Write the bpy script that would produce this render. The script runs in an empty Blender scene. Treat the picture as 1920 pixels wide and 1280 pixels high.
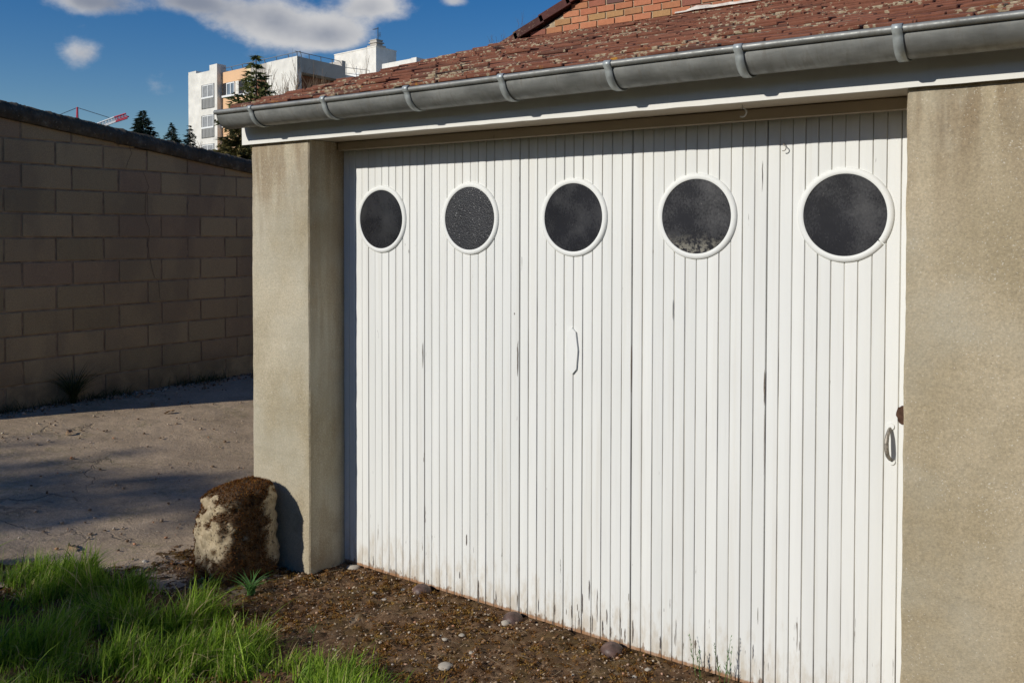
import bpy, bmesh, math, random
import numpy as np
from mathutils import Vector, Matrix, noise
R = math.radians
random.seed(7); rng = np.random.default_rng(7)
S = bpy.context.scene
COL = S.collection

# ------------------------------------------------------------------ camera
F, V0 = 1717.74, 477.6                       # focal length and principal row in photo pixels (1920 wide)
CAM = np.array([2.0644, -3.2538, 1.690])
YAW, PITCH, ROLL = 0.6325, -0.0243, 0.0023
def cam_axes():
    f0 = np.array([-math.sin(YAW), math.cos(YAW), 0]); r0 = np.array([math.cos(YAW), math.sin(YAW), 0]); u0 = np.array([0, 0, 1.])
    f = f0*math.cos(PITCH)+u0*math.sin(PITCH); u = u0*math.cos(PITCH)-f0*math.sin(PITCH)
    r = r0*math.cos(ROLL)+u*math.sin(ROLL); u2 = u*math.cos(ROLL)-r0*math.sin(ROLL)
    return r, u2, f
RX, UX, FX = cam_axes()
cd = bpy.data.cameras.new("camera"); cam = bpy.data.objects.new("camera", cd); COL.objects.link(cam)
cam.matrix_world = Matrix(((RX[0], UX[0], -FX[0], CAM[0]), (RX[1], UX[1], -FX[1], CAM[1]), (RX[2], UX[2], -FX[2], CAM[2]), (0, 0, 0, 1)))
cd.sensor_width = 36; cd.lens = F/1920*36; cd.shift_y = -(640-V0)/1920
cd.clip_start = 0.05; cd.clip_end = 5000
S.camera = cam
def ray(x, y):
    d = FX*F+RX*(x-960)-UX*(y-V0); return d/(d@FX)
def atd(x, y, D): return CAM+ray(x, y)*D
def onz(x, y, Z):
    d = ray(x, y); return CAM+d*((Z-CAM[2])/d[2])

# ------------------------------------------------------------------ light and sky
SUN_EL = R(25.3)
sun_dir = np.array([-0.39, -1.0, 0]); sun_dir /= np.linalg.norm(sun_dir)     # towards the sun, on the ground
sd = Vector((sun_dir[0]*math.cos(SUN_EL), sun_dir[1]*math.cos(SUN_EL), math.sin(SUN_EL)))
ld = bpy.data.lights.new("sun", 'SUN'); sun = bpy.data.objects.new("sun", ld); COL.objects.link(sun)
ld.energy = 3.75; ld.angle = R(0.5); ld.color = (1.0, 0.955, 0.87)
sun.rotation_euler = sd.to_track_quat('Z', 'Y').to_euler(); sun.location = (-20, -50, 30)
S.view_settings.view_transform = 'Standard'; S.view_settings.look = 'None'
S.view_settings.exposure = 0.0; S.view_settings.gamma = 1.0
S.view_settings.use_curve_mapping = False

class G:
    """small node-graph helper"""
    def __init__(s, tree): s.t = tree; s.n = tree.nodes; s.l = tree.links
    def put(s, inp, v):
        if v is None: return
        if hasattr(v, 'is_linked') or isinstance(v, bpy.types.NodeSocket): s.l.new(v, inp)
        else:
            if inp.type == 'RGBA' and not isinstance(v, (int, float)) and len(v) == 3: v = (*v, 1)
            inp.default_value = v
    def math(s, op, a, b=None, c=None, clamp=False):
        m = s.n.new('ShaderNodeMath'); m.operation = op; m.use_clamp = clamp
        for i, v in enumerate((a, b, c)): s.put(m.inputs[i], v)
        return m.outputs[0]
    def vmath(s, op, a, b=None):
        m = s.n.new('ShaderNodeVectorMath'); m.operation = op
        s.put(m.inputs[0], a); s.put(m.inputs[1], b)
        return m.outputs['Value'] if op in ('DOT_PRODUCT', 'LENGTH', 'DISTANCE') else m.outputs[0]
    def mix(s, f, a, b, mode='MIX'):
        m = s.n.new('ShaderNodeMix'); m.data_type = 'RGBA'; m.blend_type = mode
        s.put(m.inputs[0], f); s.put(m.inputs[6], a); s.put(m.inputs[7], b); return m.outputs[2]
    def rng(s, v, a, b, c=0., d=1., smooth=True):
        m = s.n.new('ShaderNodeMapRange'); m.interpolation_type = 'SMOOTHSTEP' if smooth else 'LINEAR'
        for i, q in enumerate((v, a, b, c, d)): s.put(m.inputs[i], q)
        return m.outputs[0]
    def pos(s): return s.n.new('ShaderNodeNewGeometry').outputs['Position']
    def island(s): return s.n.new('ShaderNodeNewGeometry').outputs['Random Per Island']
    def sep(s, v):
        m = s.n.new('ShaderNodeSeparateXYZ'); s.put(m.inputs[0], v); return m.outputs
    def scale(s, v, xyz): return s.vmath('MULTIPLY', v, xyz)
    def noise(s, v, sc, detail=4, rough=.55, dist=0.):
        m = s.n.new('ShaderNodeTexNoise'); s.put(m.inputs['Vector'], v); m.inputs['Scale'].default_value = sc
        m.inputs['Detail'].default_value = detail; m.inputs['Roughness'].default_value = rough; m.inputs['Distortion'].default_value = dist
        return m.outputs['Fac']
    def vor(s, v, sc, feature='F1', out='Distance', rand=1.):
        m = s.n.new('ShaderNodeTexVoronoi'); m.feature = feature; s.put(m.inputs['Vector'], v); m.inputs['Scale'].default_value = sc
        m.inputs['Randomness'].default_value = rand
        return m.outputs[out]
    def ramp(s, f, stops):
        m = s.n.new('ShaderNodeValToRGB'); s.put(m.inputs[0], f); e = m.color_ramp.elements
        while len(e) < len(stops): e.new(.5)
        for k, (p, c) in enumerate(stops): e[k].position = p; e[k].color = (*c, 1)
        return m.outputs[0]
    def bump(s, h, strength=.5, dist=.01, normal=None):
        m = s.n.new('ShaderNodeBump'); m.inputs['Strength'].default_value = strength; m.inputs['Distance'].default_value = dist
        s.put(m.inputs['Height'], h); s.put(m.inputs['Normal'], normal); return m.outputs[0]

W = bpy.data.worlds.new("World"); S.world = W; W.use_nodes = True
def build_world():
    g = G(W.node_tree); g.n.clear()
    out = g.n.new('ShaderNodeOutputWorld'); bg = g.n.new('ShaderNodeBackground')
    sky = g.n.new('ShaderNodeTexSky'); sky.sky_type = 'NISHITA'; sky.sun_disc = False
    sky.sun_elevation = SUN_EL; sky.sun_rotation = math.atan2(sd.x, sd.y)
    sky.air_density = 1.0; sky.dust_density = 0.3; sky.ozone_density = 2.2; sky.altitude = 200
    hs = g.n.new('ShaderNodeHueSaturation'); hs.inputs['Saturation'].default_value = 1.5; hs.inputs['Hue'].default_value = .513; hs.inputs['Value'].default_value = SKY_VALUE
    g.l.new(sky.outputs[0], hs.inputs['Color'])
    d = g.n.new('ShaderNodeTexCoord').outputs['Generated']
    blobs = []                       # drifting cumulus: (direction, half width, half height, weight)
    for px, py, w, h, k in CLOUDS:
        v = ray(px, py); v = v/np.linalg.norm(v)
        side = np.cross(v, [0, 0, 1]); side /= np.linalg.norm(side); up = np.cross(side, v)
        e = g.vmath('SUBTRACT', d, tuple(v))
        a = g.math('DIVIDE', g.vmath('DOT_PRODUCT', e, tuple(side)), w/F)
        b = g.math('DIVIDE', g.vmath('DOT_PRODUCT', e, tuple(up)), h/F)
        q = g.math('ADD', g.math('MULTIPLY', a, a), g.math('MULTIPLY', b, b))
        front = g.math('GREATER_THAN', g.vmath('DOT_PRODUCT', d, tuple(v)), 0.)
        blobs.append(g.math('MULTIPLY', g.math('MULTIPLY', g.math('EXPONENT', g.math('MULTIPLY', q, -1.)), k), front))
    tot = blobs[0]
    for b in blobs[1:]: tot = g.math('ADD', tot, b)
    z = g.sep(d)[2]
    n1 = g.noise(g.scale(d, (1, 1, 1.5)), 11, 8, .60)
    wide = g.rng(g.noise(g.scale(d, (1, 1, 2.2)), 2.2, 5, .55), .56, .8, 0., .75)
    inview = g.rng(g.vmath('DOT_PRODUCT', d, tuple(ray(500, 60)/np.linalg.norm(ray(500, 60)))), .86, .72, 0, 1)
    tot = g.math('ADD', tot, g.math('MULTIPLY', wide, inview))
    dens = g.rng(g.math('ADD', tot, g.math('MULTIPLY', g.math('SUBTRACT', n1, .5), 2.3)), .33, 1.08, 0., .94)
    n2 = g.noise(g.vmath('ADD', g.scale(d, (1, 1, 1.3)), (.3, .1, .05)), 6, 5, .55)
    dark = g.rng(g.math('ADD', g.math('MULTIPLY', tot, .34), n2), .62, 1.05)
    ccol = g.mix(dark, (12.0, 11.9, 11.9), (4.6, 5.1, 6.3))
    ccol = g.mix(1., ccol, (CLOUD_V,)*3, 'MULTIPLY')
    col = g.mix(dens, hs.outputs[0], ccol)
    g.l.new(col, bg.inputs[0]); bg.inputs[1].default_value = 0.052; g.l.new(bg.outputs[0], out.inputs[0])
SKY_VALUE = 1.56; CLOUD_V = 1.0
CLOUDS = [(172, 2, 70, 24, 1.3), (152, 104, 42, 26, .62), (455, 16, 120, 40, 1.25), (575, 64, 105, 34, 1.05), (640, 70, 55, 30, .6), (360, 2, 45, 18, .7), (700, 12, 66, 27, 1.2), (850, 2, 26, 10, .8)]
build_world()

# ------------------------------------------------------------------ material makers
def new_mat(name):
    m = bpy.data.materials.new(name); m.use_nodes = True
    g = G(m.node_tree); b = g.n['Principled BSDF']; b.inputs['Roughness'].default_value = .8
    b.inputs['Specular IOR Level'].default_value = .3
    return m, g, b
def plain(name, col, rough=.7, metal=0., var=.25, sc=20, bumps=0., spec=.3):
    m, g, b = new_mat(name); p = g.pos(); n = g.noise(p, sc, 5)
    lo = tuple(c*(1-var) for c in col); hi = tuple(min(1, c*(1+var)) for c in col)
    g.put(b.inputs['Base Color'], g.ramp(n, [(.3, lo), (.7, hi)])); b.inputs['Roughness'].default_value = rough
    b.inputs['Metallic'].default_value = metal; b.inputs['Specular IOR Level'].default_value = spec
    if bumps: g.put(b.inputs['Normal'], g.bump(g.noise(p, sc*4, 4), bumps, .004))
    return m

PW = .5567
def render_mat(name, lo, hi, stain, top, amount, reveal=None):
    """rough render of crushed stone: speckle, soft patches and rain streaks of its own"""
    m, g, b = new_mat(name); p = g.pos(); x, y, z = g.sep(p)
    big = g.noise(g.scale(p, (1.6, 1.6, 1.0)), 1.7, 5, .6)
    c = g.ramp(big, [(.38, lo), (.62, hi)])
    streak = g.noise(g.scale(p, (9, 9, 1.1)), 1.0, 5, .6, .3)
    near = g.rng(g.math('ADD', z, g.math('MULTIPLY', g.math('SUBTRACT', big, .5), 1.1)), top-.75, top, 0, 1)
    st = g.math('MULTIPLY', g.rng(streak, .40, .62), near)
    c = g.mix(g.math('MULTIPLY', st, amount), c, stain)
    pale = g.math('MULTIPLY', g.rng(g.noise(g.scale(p, (14, 14, 1.6)), 1.0, 3, .5), .60, .68), near)
    c = g.mix(g.math('MULTIPLY', pale, .35), c, (.55, .50, .40))
    low = g.math('MULTIPLY', g.rng(z, .5, -.05), g.rng(g.noise(p, 5, 5, .6), .45, .62))
    c = g.mix(g.math('MULTIPLY', low, .55), c, (.22, .16, .09))
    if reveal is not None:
        mk = g.math('MULTIPLY', g.math('GREATER_THAN', x, reveal), g.rng(g.noise(g.scale(p, (12, 12, .9)), 1., 5, .62), .34, .62)); c = g.mix(g.math('MULTIPLY', mk, .55), c, (.27, .185, .095))  # inner face: dirt streaks, plus the warm brown of its shade put into the colour
    fine = g.noise(p, 140, 3, .7)
    c = g.mix(.55, c, g.ramp(fine, [(.3, (.52, .52, .52)), (.72, (1.25, 1.22, 1.18))]), 'MULTIPLY')
    dens = g.rng(g.noise(p, 3.5, 3), .35, .65, -.03, .03, False)
    spot = g.rng(g.math('ADD', g.noise(p, 150, 2, .6), dens), .655, .71); c = g.mix(g.math('MULTIPLY', spot, .6), c, (.68, .64, .54))
    spot2 = g.rng(g.noise(g.vmath('ADD', p, (3, 5, 1)), 120, 2, .5), .735, .76); c = g.mix(g.math('MULTIPLY', spot2, .75), c, (.08, .06, .045))
    tint = g.rng(g.noise(g.vmath('ADD', p, (9, 2, 4)), 2.3, 4, .55), .42, .62); c = g.mix(g.math('MULTIPLY', tint, .30), c, (.44, .43, .36))
    g.put(b.inputs['Base Color'], c); b.inputs['Roughness'].default_value = .9
    h = g.math('ADD', g.math('MULTIPLY', g.noise(p, 110, 4, .7), .7), g.math('MULTIPLY', g.noise(p, 18, 3), .8))
    g.put(b.inputs['Normal'], g.bump(h, .55, .006))
    return m

def paint_mat(name, base, wear=1., bottom=0., dirtyc=(.30, .24, .17), seams=()):
    m, g, b = new_mat(name); p = g.pos(); x, y, z = g.sep(p)
    n = g.noise(g.scale(p, (8, 8, 1.2)), 1.2, 4)
    c = g.ramp(n, [(.3, tuple(v*.94 for v in base)), (.7, base)])
    sm = g.noise(g.scale(p, (40, 40, 2.5)), 1., 5, .65)
    c = g.mix(g.math('MULTIPLY', g.rng(sm, .56, .75), .18), c, tuple(v*.72 for v in base))
    if bottom:
        # splashed mud along the foot
        sp = g.math('ADD', g.noise(g.scale(p, (30, 30, 9)), 1., 5, .65), g.rng(z, .42, .0, -.36, .17, False))
        c = g.mix(g.math('MULTIPLY', g.rng(sp, .40, .80), .62*bottom), c, (.47, .38, .26))
        sp2 = g.math('ADD', g.noise(g.scale(p, (55, 55, 22)), 1., 4, .6), g.rng(z, .09, .0, -.3, .22, False))
        c = g.mix(g.math('MULTIPLY', g.rng(sp2, .55, .68), .8*bottom), c, (.22, .13, .07))
    if bottom:
        bd = g.n.new('ShaderNodeTexWhiteNoise'); bd.noise_dimensions = '1D'
        g.put(bd.inputs['W'], g.math('FLOOR', g.math('DIVIDE', g.math('ADD', x, 2.5*PW), PW/12)))
        c = g.mix(1., c, g.ramp(bd.outputs['Value'], [(0., (.925, .93, .935)), (1., (1., 1., 1.))]), 'MULTIPLY')
        rain = g.math('MULTIPLY', g.rng(g.noise(g.scale(p, (26, 26, .8)), 1., 4, .6), .50, .72), .16); c = g.mix(rain, c, (.52, .46, .36))
        foot = g.math('ADD', g.rng(z, .030, .008, 0, 1), g.math('SUBTRACT', g.noise(p, 40, 4, .7), .5))
        c = g.mix(g.math('MULTIPLY', g.rng(foot, .35, .75), .75), c, (.34, .17, .075))
    # flaked paint: tall thin slivers, more of them near the foot and along the panel joints
    fl = g.noise(g.scale(p, (95, 95, 6.5)), 1., 3, .55, .4)
    area = g.noise(g.scale(p, (3.2, 3.2, 1.6)), 1., 3)
    k = g.math('ADD', fl, g.math('MULTIPLY', area, .20))
    if bottom: k = g.math('ADD', k, g.math('MULTIPLY', g.rng(z, .50, .02, 0., .105, False), g.rng(x, -.9, -.2, .6, 1.)))
    for sx in seams:
        dx = g.math('ABSOLUTE', g.math('SUBTRACT', x, sx))
        k = g.math('ADD', k, g.rng(dx, .022, .002, 0., .07, False))
    w = g.rng(k, .885-.03*wear, .905-.03*wear)
    wood = g.ramp(g.noise(g.scale(p, (160, 160, 5)), 1., 3), [(.3, (.05, .04, .032)), (.7, (.20, .165, .13))])
    c = g.mix(w, c, wood)
    g.put(b.inputs['Base Color'], c); b.inputs['Roughness'].default_value = .62; b.inputs['Specular IOR Level'].default_value = .25
    h = g.math('SUBTRACT', g.math('MULTIPLY', g.noise(g.scale(p, (90, 90, 7)), 1., 4, .6), .35), g.math('MULTIPLY', w, .9))
    g.put(b.inputs['Normal'], g.bump(h, .4, .0025))
    return m

XL, XR_ = -1.815, 1.367; XP = -1.3793; D = .2322
SEAMS = [(i-1.5)*PW for i in range(4)]
M = {}
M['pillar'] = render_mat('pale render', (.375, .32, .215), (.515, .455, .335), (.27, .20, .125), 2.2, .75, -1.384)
M['wall'] = render_mat('tan render', (.375, .31, .20), (.485, .41, .285), (.23, .165, .095), 2.3, .8)
M['door'] = paint_mat('white door paint', (.80, .805, .775), 1., 1., seams=SEAMS)
def groove_mat():
    m, g, b = new_mat('dirty groove'); p = g.pos(); n = g.noise(g.scale(p, (30, 30, 2.2)), 1., 5, .65)
    z = g.sep(p)[2]; k = g.math('ADD', n, g.rng(z, .6, .0, 0., .13, False))
    g.put(b.inputs['Base Color'], g.ramp(k, [(.44, (.66, .64, .58)), (.57, (.48, .45, .38)), (.66, (.17, .14, .105)), (.74, (.05, .04, .03))])); b.inputs['Roughness'].default_value = .9
    return m
M['groove'] = groove_mat()
M['trim'] = paint_mat('white trim paint', (.79, .775, .72), .55)
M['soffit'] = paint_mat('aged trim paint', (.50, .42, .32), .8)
M['ring'] = paint_mat('ring paint', (.79, .80, .775), .6)
M['bare'] = plain('bare grey wood', (.14, .115, .095), .9, 0, .5, 80)
M['beam'] = plain('weathered timber', (.16, .11, .075), .85, 0, .3, 25)

def zinc():
    m, g, b = new_mat('weathered zinc'); p = g.pos()
    n = g.noise(g.scale(p, (3, 7, 7)), 2., 6, .6); n2 = g.noise(g.scale(p, (40, 9, 9)), 1., 4, .65)
    c = g.ramp(n, [(.3, (.155, .16, .15)), (.55, (.26, .265, .25)), (.75, (.36, .365, .345))])
    c = g.mix(g.math('MULTIPLY', g.rng(n2, .50, .7), .45), c, (.17, .155, .13))
    g.put(b.inputs['Base Color'], c); b.inputs['Metallic'].default_value = .35
    g.put(b.inputs['Roughness'], g.rng(n2, .3, .7, .42, .62)); b.inputs['Specular IOR Level'].default_value = .5
    g.put(b.inputs['Normal'], g.bump(g.noise(g.scale(p, (2, 14, 14)), 3., 3), .12, .004))
    return m
M['zinc'] = zinc()
M['clip'] = plain('pale zinc', (.42, .45, .44), .45, .35, .2, 30, .1, .5)

def tile_mat(name, cols, lichen=1.):
    m, g, b = new_mat(name); p = g.pos(); r = g.island()
    c = g.ramp(r, [(0., cols[0]), (.45, cols[1]), (.8, cols[2]), (1., cols[3])])
    c = g.mix(.6, c, g.ramp(g.noise(p, 22, 5, .65), [(.3, (.55, .55, .55)), (.7, (1.25, 1.2, 1.15))]), 'MULTIPLY')
    area = g.rng(g.noise(p, 2.6, 3), .38, .62, -.12, .10, False)
    l1 = g.noise(g.scale(p, (1., .7, 1.)), 36, 5, .62, .5)
    lm = g.rng(g.math('ADD', l1, area), .575, .62)
    c = g.mix(g.math('MULTIPLY', lm, .85*lichen), c, g.ramp(g.noise(p, 60, 3), [(.3, (.27, .22, .13)), (.7, (.50, .43, .30))]))
    dk = g.rng(g.noise(p, 46, 3, .6), .66, .70)
    c = g.mix(g.math('MULTIPLY', dk, .75), c, (.03, .02, .016))
    y = g.sep(p)[1]
    oz = g.math('MULTIPLY', g.rng(y, -.1, -.36), g.rng(g.noise(p, 9, 5, .65), .60, .68))
    c = g.mix(g.math('MULTIPLY', oz, .8*lichen), c, (.50, .24, .03))
    g.put(b.inputs['Base Color'], c); b.inputs['Roughness'].default_value = .9
    g.put(b.inputs['Normal'], g.bump(g.noise(p, 60, 5, .7), .5, .006))
    return m
M['tile'] = tile_mat('old clay tiles', [(.175, .068, .040), (.225, .092, .056), (.195, .075, .045), (.115, .055, .038)])
M['vtile'] = tile_mat('dark verge tiles', [(.10, .04, .03), (.13, .05, .04), (.09, .035, .03), (.06, .03, .025)], .35)
def brick_mat():
    m, g, b = new_mat('orange brick'); p = g.pos(); r = g.island()
    c = g.ramp(r, [(0., (.44, .165, .08)), (.35, (.53, .225, .115)), (.6, (.42, .145, .075)), (.8, (.41, .235, .10)), (.93, (.34, .12, .07)), (1., (.14, .07, .06))])
    c = g.mix(.5, c, g.ramp(g.noise(p, 45, 4, .7), [(.3, (.65, .65, .65)), (.7, (1.15, 1.12, 1.1))]), 'MULTIPLY')
    g.put(b.inputs['Base Color'], c); g.put(b.inputs['Normal'], g.bump(g.noise(p, 120, 4, .7), .5, .003)); return m
M['brick'] = brick_mat()
M['mortar'] = plain('lime mortar', (.40, .315, .21), .95, 0, .25, 40, .5)
M['whitemortar'] = plain('white mortar', (.62, .57, .50), .95, 0, .25, 25, .5)

def pane_mat(name, kind):
    m, g, b = new_mat(name); p = g.pos()
    n = g.noise(p, 5, 3, .5); s = g.math('ADD', g.math('MULTIPLY', g.noise(p, 7, 2, .5), .62), g.math('MULTIPLY', g.noise(g.scale(p, (150, 150, 95)), 1., 3, .7), .38))
    base = (.012, .0125, .016)
    c = g.ramp(n, [(.35, tuple(v*.8 for v in base)), (.7, tuple(v*1.4 for v in base))])
    c = g.mix(g.math('MULTIPLY', g.rng(s, .40, .72), {'clean': .11, 'dusty': .28, 'pebbled': .10}[kind]), c, (.17, .17, .175))
    sc = g.rng(g.noise(g.scale(p, (30, 30, 160)), 1., 3, .6, 1.5), .70, .74); c = g.mix(g.math('MULTIPLY', sc, .22), c, (.3, .3, .3))
    gr = g.rng(g.noise(p, 210, 2, .5), .70, .76); c = g.mix(g.math('MULTIPLY', gr, {'clean': .3, 'dusty': .6, 'pebbled': .1}[kind]), c, (.42, .41, .38))
    if kind == 'pebbled':
        vd = g.vor(p, 170, 'F1', 'Distance'); g.put(b.inputs['Normal'], g.bump(vd, .30, .003)); b.inputs['Roughness'].default_value = .38
        cc = g.sep(g.vor(p, 130, 'F1', 'Color')); sp = g.math('MULTIPLY', g.math('GREATER_THAN', cc[0], .84), g.math('LESS_THAN', g.vor(p, 130), .28))
        c = g.mix(g.math('MULTIPLY', sp, .42), c, (.5, .5, .5))  # glints of the bumpy glass painted into its colour as pale dots
    else:
        g.put(b.inputs['Normal'], g.bump(g.noise(p, 14, 3), .12, .004)); g.put(b.inputs['Roughness'], g.rng(s, .4, .7, .25, .38))
        if kind == 'dusty':
            c = g.mix(g.math('MULTIPLY', g.math('MULTIPLY', g.rng(g.sep(p)[2], 1.70, 1.62), g.rng(g.noise(p, 60, 4, .7), .45, .6)), .6), c, (.36, .34, .28))
    b.inputs['Specular IOR Level'].default_value = .5
    g.put(b.inputs['Base Color'], c); return m
M['pane_clean'] = pane_mat('dark pane', 'clean'); M['pane_dusty'] = pane_mat('dusty dark pane', 'dusty'); M['pane_pebbled'] = pane_mat('pebbled dark pane', 'pebbled')
M['iron'] = plain('worn iron', (.27, .245, .21), .5, .5, .5, 90, .3)
M['rust'] = plain('dark wood hole', (.075, .04, .026), .9, 0, .4, 60, .5)

def block_mat():
    m, g, b = new_mat('concrete block'); p = g.pos(); r = g.island(); z = g.sep(p)[2]
    c = g.ramp(r, [(0., (.38, .28, .15)), (.4, (.50, .365, .20)), (.75, (.45, .32, .175)), (1., (.41, .275, .165))])
    c = g.mix(.6, c, g.ramp(g.noise(p, 130, 3, .75), [(.28, (.5, .5, .5)), (.75, (1.35, 1.32, 1.28))]), 'MULTIPLY')
    c = g.mix(g.math('MULTIPLY', g.rng(g.noise(g.scale(p, (1, 1.2, .6)), 2.2, 5), .44, .64), .30), c, (.16, .12, .09))
    low = g.math('MULTIPLY', g.rng(z, .65, .25), g.rng(g.noise(p, 4.5, 5), .36, .6))
    c = g.mix(g.math('MULTIPLY', low, .6), c, (.11, .085, .05))
    g.put(b.inputs['Base Color'], c); g.put(b.inputs['Normal'], g.bump(g.noise(p, 150, 3, .75), .6, .004)); return m
M['block'] = block_mat()
M['joint'] = plain('block joint', (.31, .225, .145), .95, 0, .35, 12, .4)
def coping_mat():
    m, g, b = new_mat('mossy coping'); p = g.pos()
    c = g.ramp(g.noise(p, 7, 6, .7), [(.32, (.06, .05, .033)), (.55, (.125, .10, .068)), (.70, (.22, .185, .13))])
    li = g.rng(g.noise(p, 30, 4, .65), .62, .68); c = g.mix(g.math('MULTIPLY', li, .6), c, (.34, .31, .25))
    g.put(b.inputs['Base Color'], c); b.inputs['Roughness'].default_value = .95
    g.put(b.inputs['Normal'], g.bump(g.noise(p, 26, 6, .75), .9, .02)); return m
M['coping'] = coping_mat()
M['crack'] = plain('crack', (.03, .025, .02), .95)

def asphalt_mat():
    m, g, b = new_mat('worn asphalt'); p = g.pos()
    c = g.ramp(g.noise(p, 1.6, 7, .68), [(.33, (.36, .27, .18)), (.67, (.58, .44, .30))])
    c = g.mix(.6, c, g.ramp(g.noise(p, 90, 4, .75), [(.3, (.55, .55, .55)), (.72, (1.35, 1.33, 1.3))]), 'MULTIPLY')
    c = g.mix(.34, c, g.ramp(g.noise(p, 32, 3, .7), [(.3, (.48, .48, .48)), (.7, (1.3, 1.28, 1.24))]), 'MULTIPLY')
    moss = g.math('MULTIPLY', g.rng(g.noise(p, 2.4, 5, .65), .48, .66), g.rng(g.noise(p, 28, 4, .7), .42, .6))
    c = g.mix(g.math('MULTIPLY', moss, .55), c, (.22, .185, .085))
    cell = g.sep(g.vor(p, 60, 'F1', 'Color'))
    sp = g.math('MULTIPLY', g.math('GREATER_THAN', cell[0], .93), g.math('LESS_THAN', g.vor(p, 60), .3))
    c = g.mix(g.math('MULTIPLY', sp, .7), c, (.48, .43, .36))
    dk = g.rng(g.noise(p, 18, 4, .7), .66, .72); c = g.mix(g.math('MULTIPLY', dk, .6), c, (.06, .045, .03))
    nt = g.n.new('ShaderNodeTexNoise'); g.put(nt.inputs['Vector'], p); nt.inputs['Scale'].default_value = 2.6; nt.inputs['Detail'].default_value = 6
    warp = g.vmath('ADD', g.scale(p, (.55, 1., 1.)), g.scale(nt.outputs['Color'], (.9, .9, 0)))
    cr = g.vor(warp, .8, 'DISTANCE_TO_EDGE'); crm = g.math('MULTIPLY', g.rng(cr, .009, .002), g.rng(g.noise(p, 1.3, 3), .46, .60))
    c = g.mix(g.math('MULTIPLY', crm, .55), c, (.10, .08, .055))
    g.put(b.inputs['Base Color'], c); b.inputs['Roughness'].default_value = .9
    h = g.math('ADD', g.math('MULTIPLY', g.noise(p, 70, 5, .75), .9), g.math('MULTIPLY', g.noise(p, 7, 4, .6), 1.6))
    h = g.math('SUBTRACT', h, g.math('MULTIPLY', crm, .8))
    g.put(b.inputs['Normal'], g.bump(h, .8, .010)); return m
M['asphalt'] = asphalt_mat()
def soil_mat():
    m, g, b = new_mat('mossy soil'); p = g.pos()
    c = g.ramp(g.noise(p, 14, 6, .75), [(.30, (.055, .029, .014)), (.5, (.135, .075, .036)), (.70, (.28, .18, .10))])
    mo = g.rng(g.noise(p, 4.5, 5, .65), .44, .62); c = g.mix(g.math('MULTIPLY', mo, .7), c, g.ramp(g.noise(p, 60, 3), [(.3, (.05, .03, .010)), (.7, (.15, .095, .028))]))
    sand = g.rng(g.noise(g.vmath('ADD', p, (7, 3, 0)), 3.2, 5, .65), .60, .70); c = g.mix(g.math('MULTIPLY', sand, .75), c, (.30, .235, .165))
    g.put(b.inputs['Base Color'], c); b.inputs['Roughness'].default_value = .95
    g.put(b.inputs['Normal'], g.bump(g.noise(p, 110, 5, .75), .8, .008)); return m
M['soil'] = soil_mat()
M['sand'] = plain('brown bounce ground', (.27, .165, .075), .95, 0, .15, 3, .3)  # for the ground added out of view, a warm bounce surface
M['far_ground'] = plain('rough ground', (.11, .105, .06), .95, 0, .35, 1.5, .4)
def island_mat(name, stops, rough=.7, trans=0., mult=1.):
    m, g, b = new_mat(name); g.put(b.inputs['Base Color'], g.ramp(g.island(), stops)); b.inputs['Roughness'].default_value = rough
    b.inputs['Specular IOR Level'].default_value = .22
    if trans:
        t = g.n.new('ShaderNodeBsdfTranslucent'); g.put(t.inputs[0], g.ramp(g.island(), [(s, tuple(v*1.5 for v in c)) for s, c in stops]))
        mx = g.n.new('ShaderNodeMixShader'); mx.inputs[0].default_value = trans
        o = g.n['Material Output']; g.l.new(b.outputs[0], mx.inputs[1]); g.l.new(t.outputs[0], mx.inputs[2]); g.l.new(mx.outputs[0], o.inputs[0])
    return m
M['grass'] = island_mat('grass blades', [(0., (.075, .15, .014)), (.40, (.17, .28, .024)), (.78, (.28, .41, .04)), (.90, (.33, .40, .08)), (.92, (.46, .38, .19)), (1., (.50, .40, .21))], .55, .35)
M['weed'] = island_mat('weed leaves', [(0., (.05, .13, .035)), (1., (.12, .24, .06))], .55, .25)
M['darkgrass'] = island_mat('dull grass', [(0., (.03, .045, .015)), (.8, (.06, .08, .025)), (1., (.14, .12, .06))], .7, .2)
M['moss'] = island_mat('brown moss', [(0., (.06, .021, .006)), (.5, (.14, .053, .012)), (.85, (.24, .095, .018)), (1., (.28, .16, .035))], .9, .15)
M['crumb'] = island_mat('leaf crumbs', [(0., (.06, .03, .015)), (.4, (.16, .075, .03)), (.7, (.26, .14, .06)), (.9, (.36, .25, .14)), (1., (.45, .36, .25))], .85)
def tuft_mat():
    m, g, b = new_mat('moss cushions'); at = g.n.new('ShaderNodeAttribute'); at.attribute_name = 'tone'
    f = g.math('ADD', at.outputs['Fac'], g.math('MULTIPLY', g.island(), .25))
    g.put(b.inputs['Base Color'], g.ramp(f, [(0., (.06, .026, .008)), (.3, (.14, .062, .017)), (.55, (.21, .10, .026)), (.8, (.26, .155, .034)), (1., (.36, .23, .10))])); b.inputs['Roughness'].default_value = .9; b.inputs['Specular IOR Level'].default_value = .15
    return m
M['groundmoss'] = tuft_mat()
M['gravel'] = island_mat('small stones', [(0., (.10, .06, .035)), (.3, (.20, .13, .08)), (.6, (.34, .25, .17)), (.82, (.52, .44, .34)), (.92, (.42, .17, .07)), (1., (.64, .58, .50))], .85)
M['pebble'] = island_mat('pale pebble', [(0., (.30, .255, .195)), (1., (.42, .375, .31))], .8)
M['straw'] = island_mat('dry straw', [(0., (.26, .19, .11)), (1., (.45, .36, .23))], .8)
M['leafbrown'] = island_mat('dead leaf', [(0., (.22, .12, .06)), (1., (.36, .24, .14))], .8)
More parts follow.
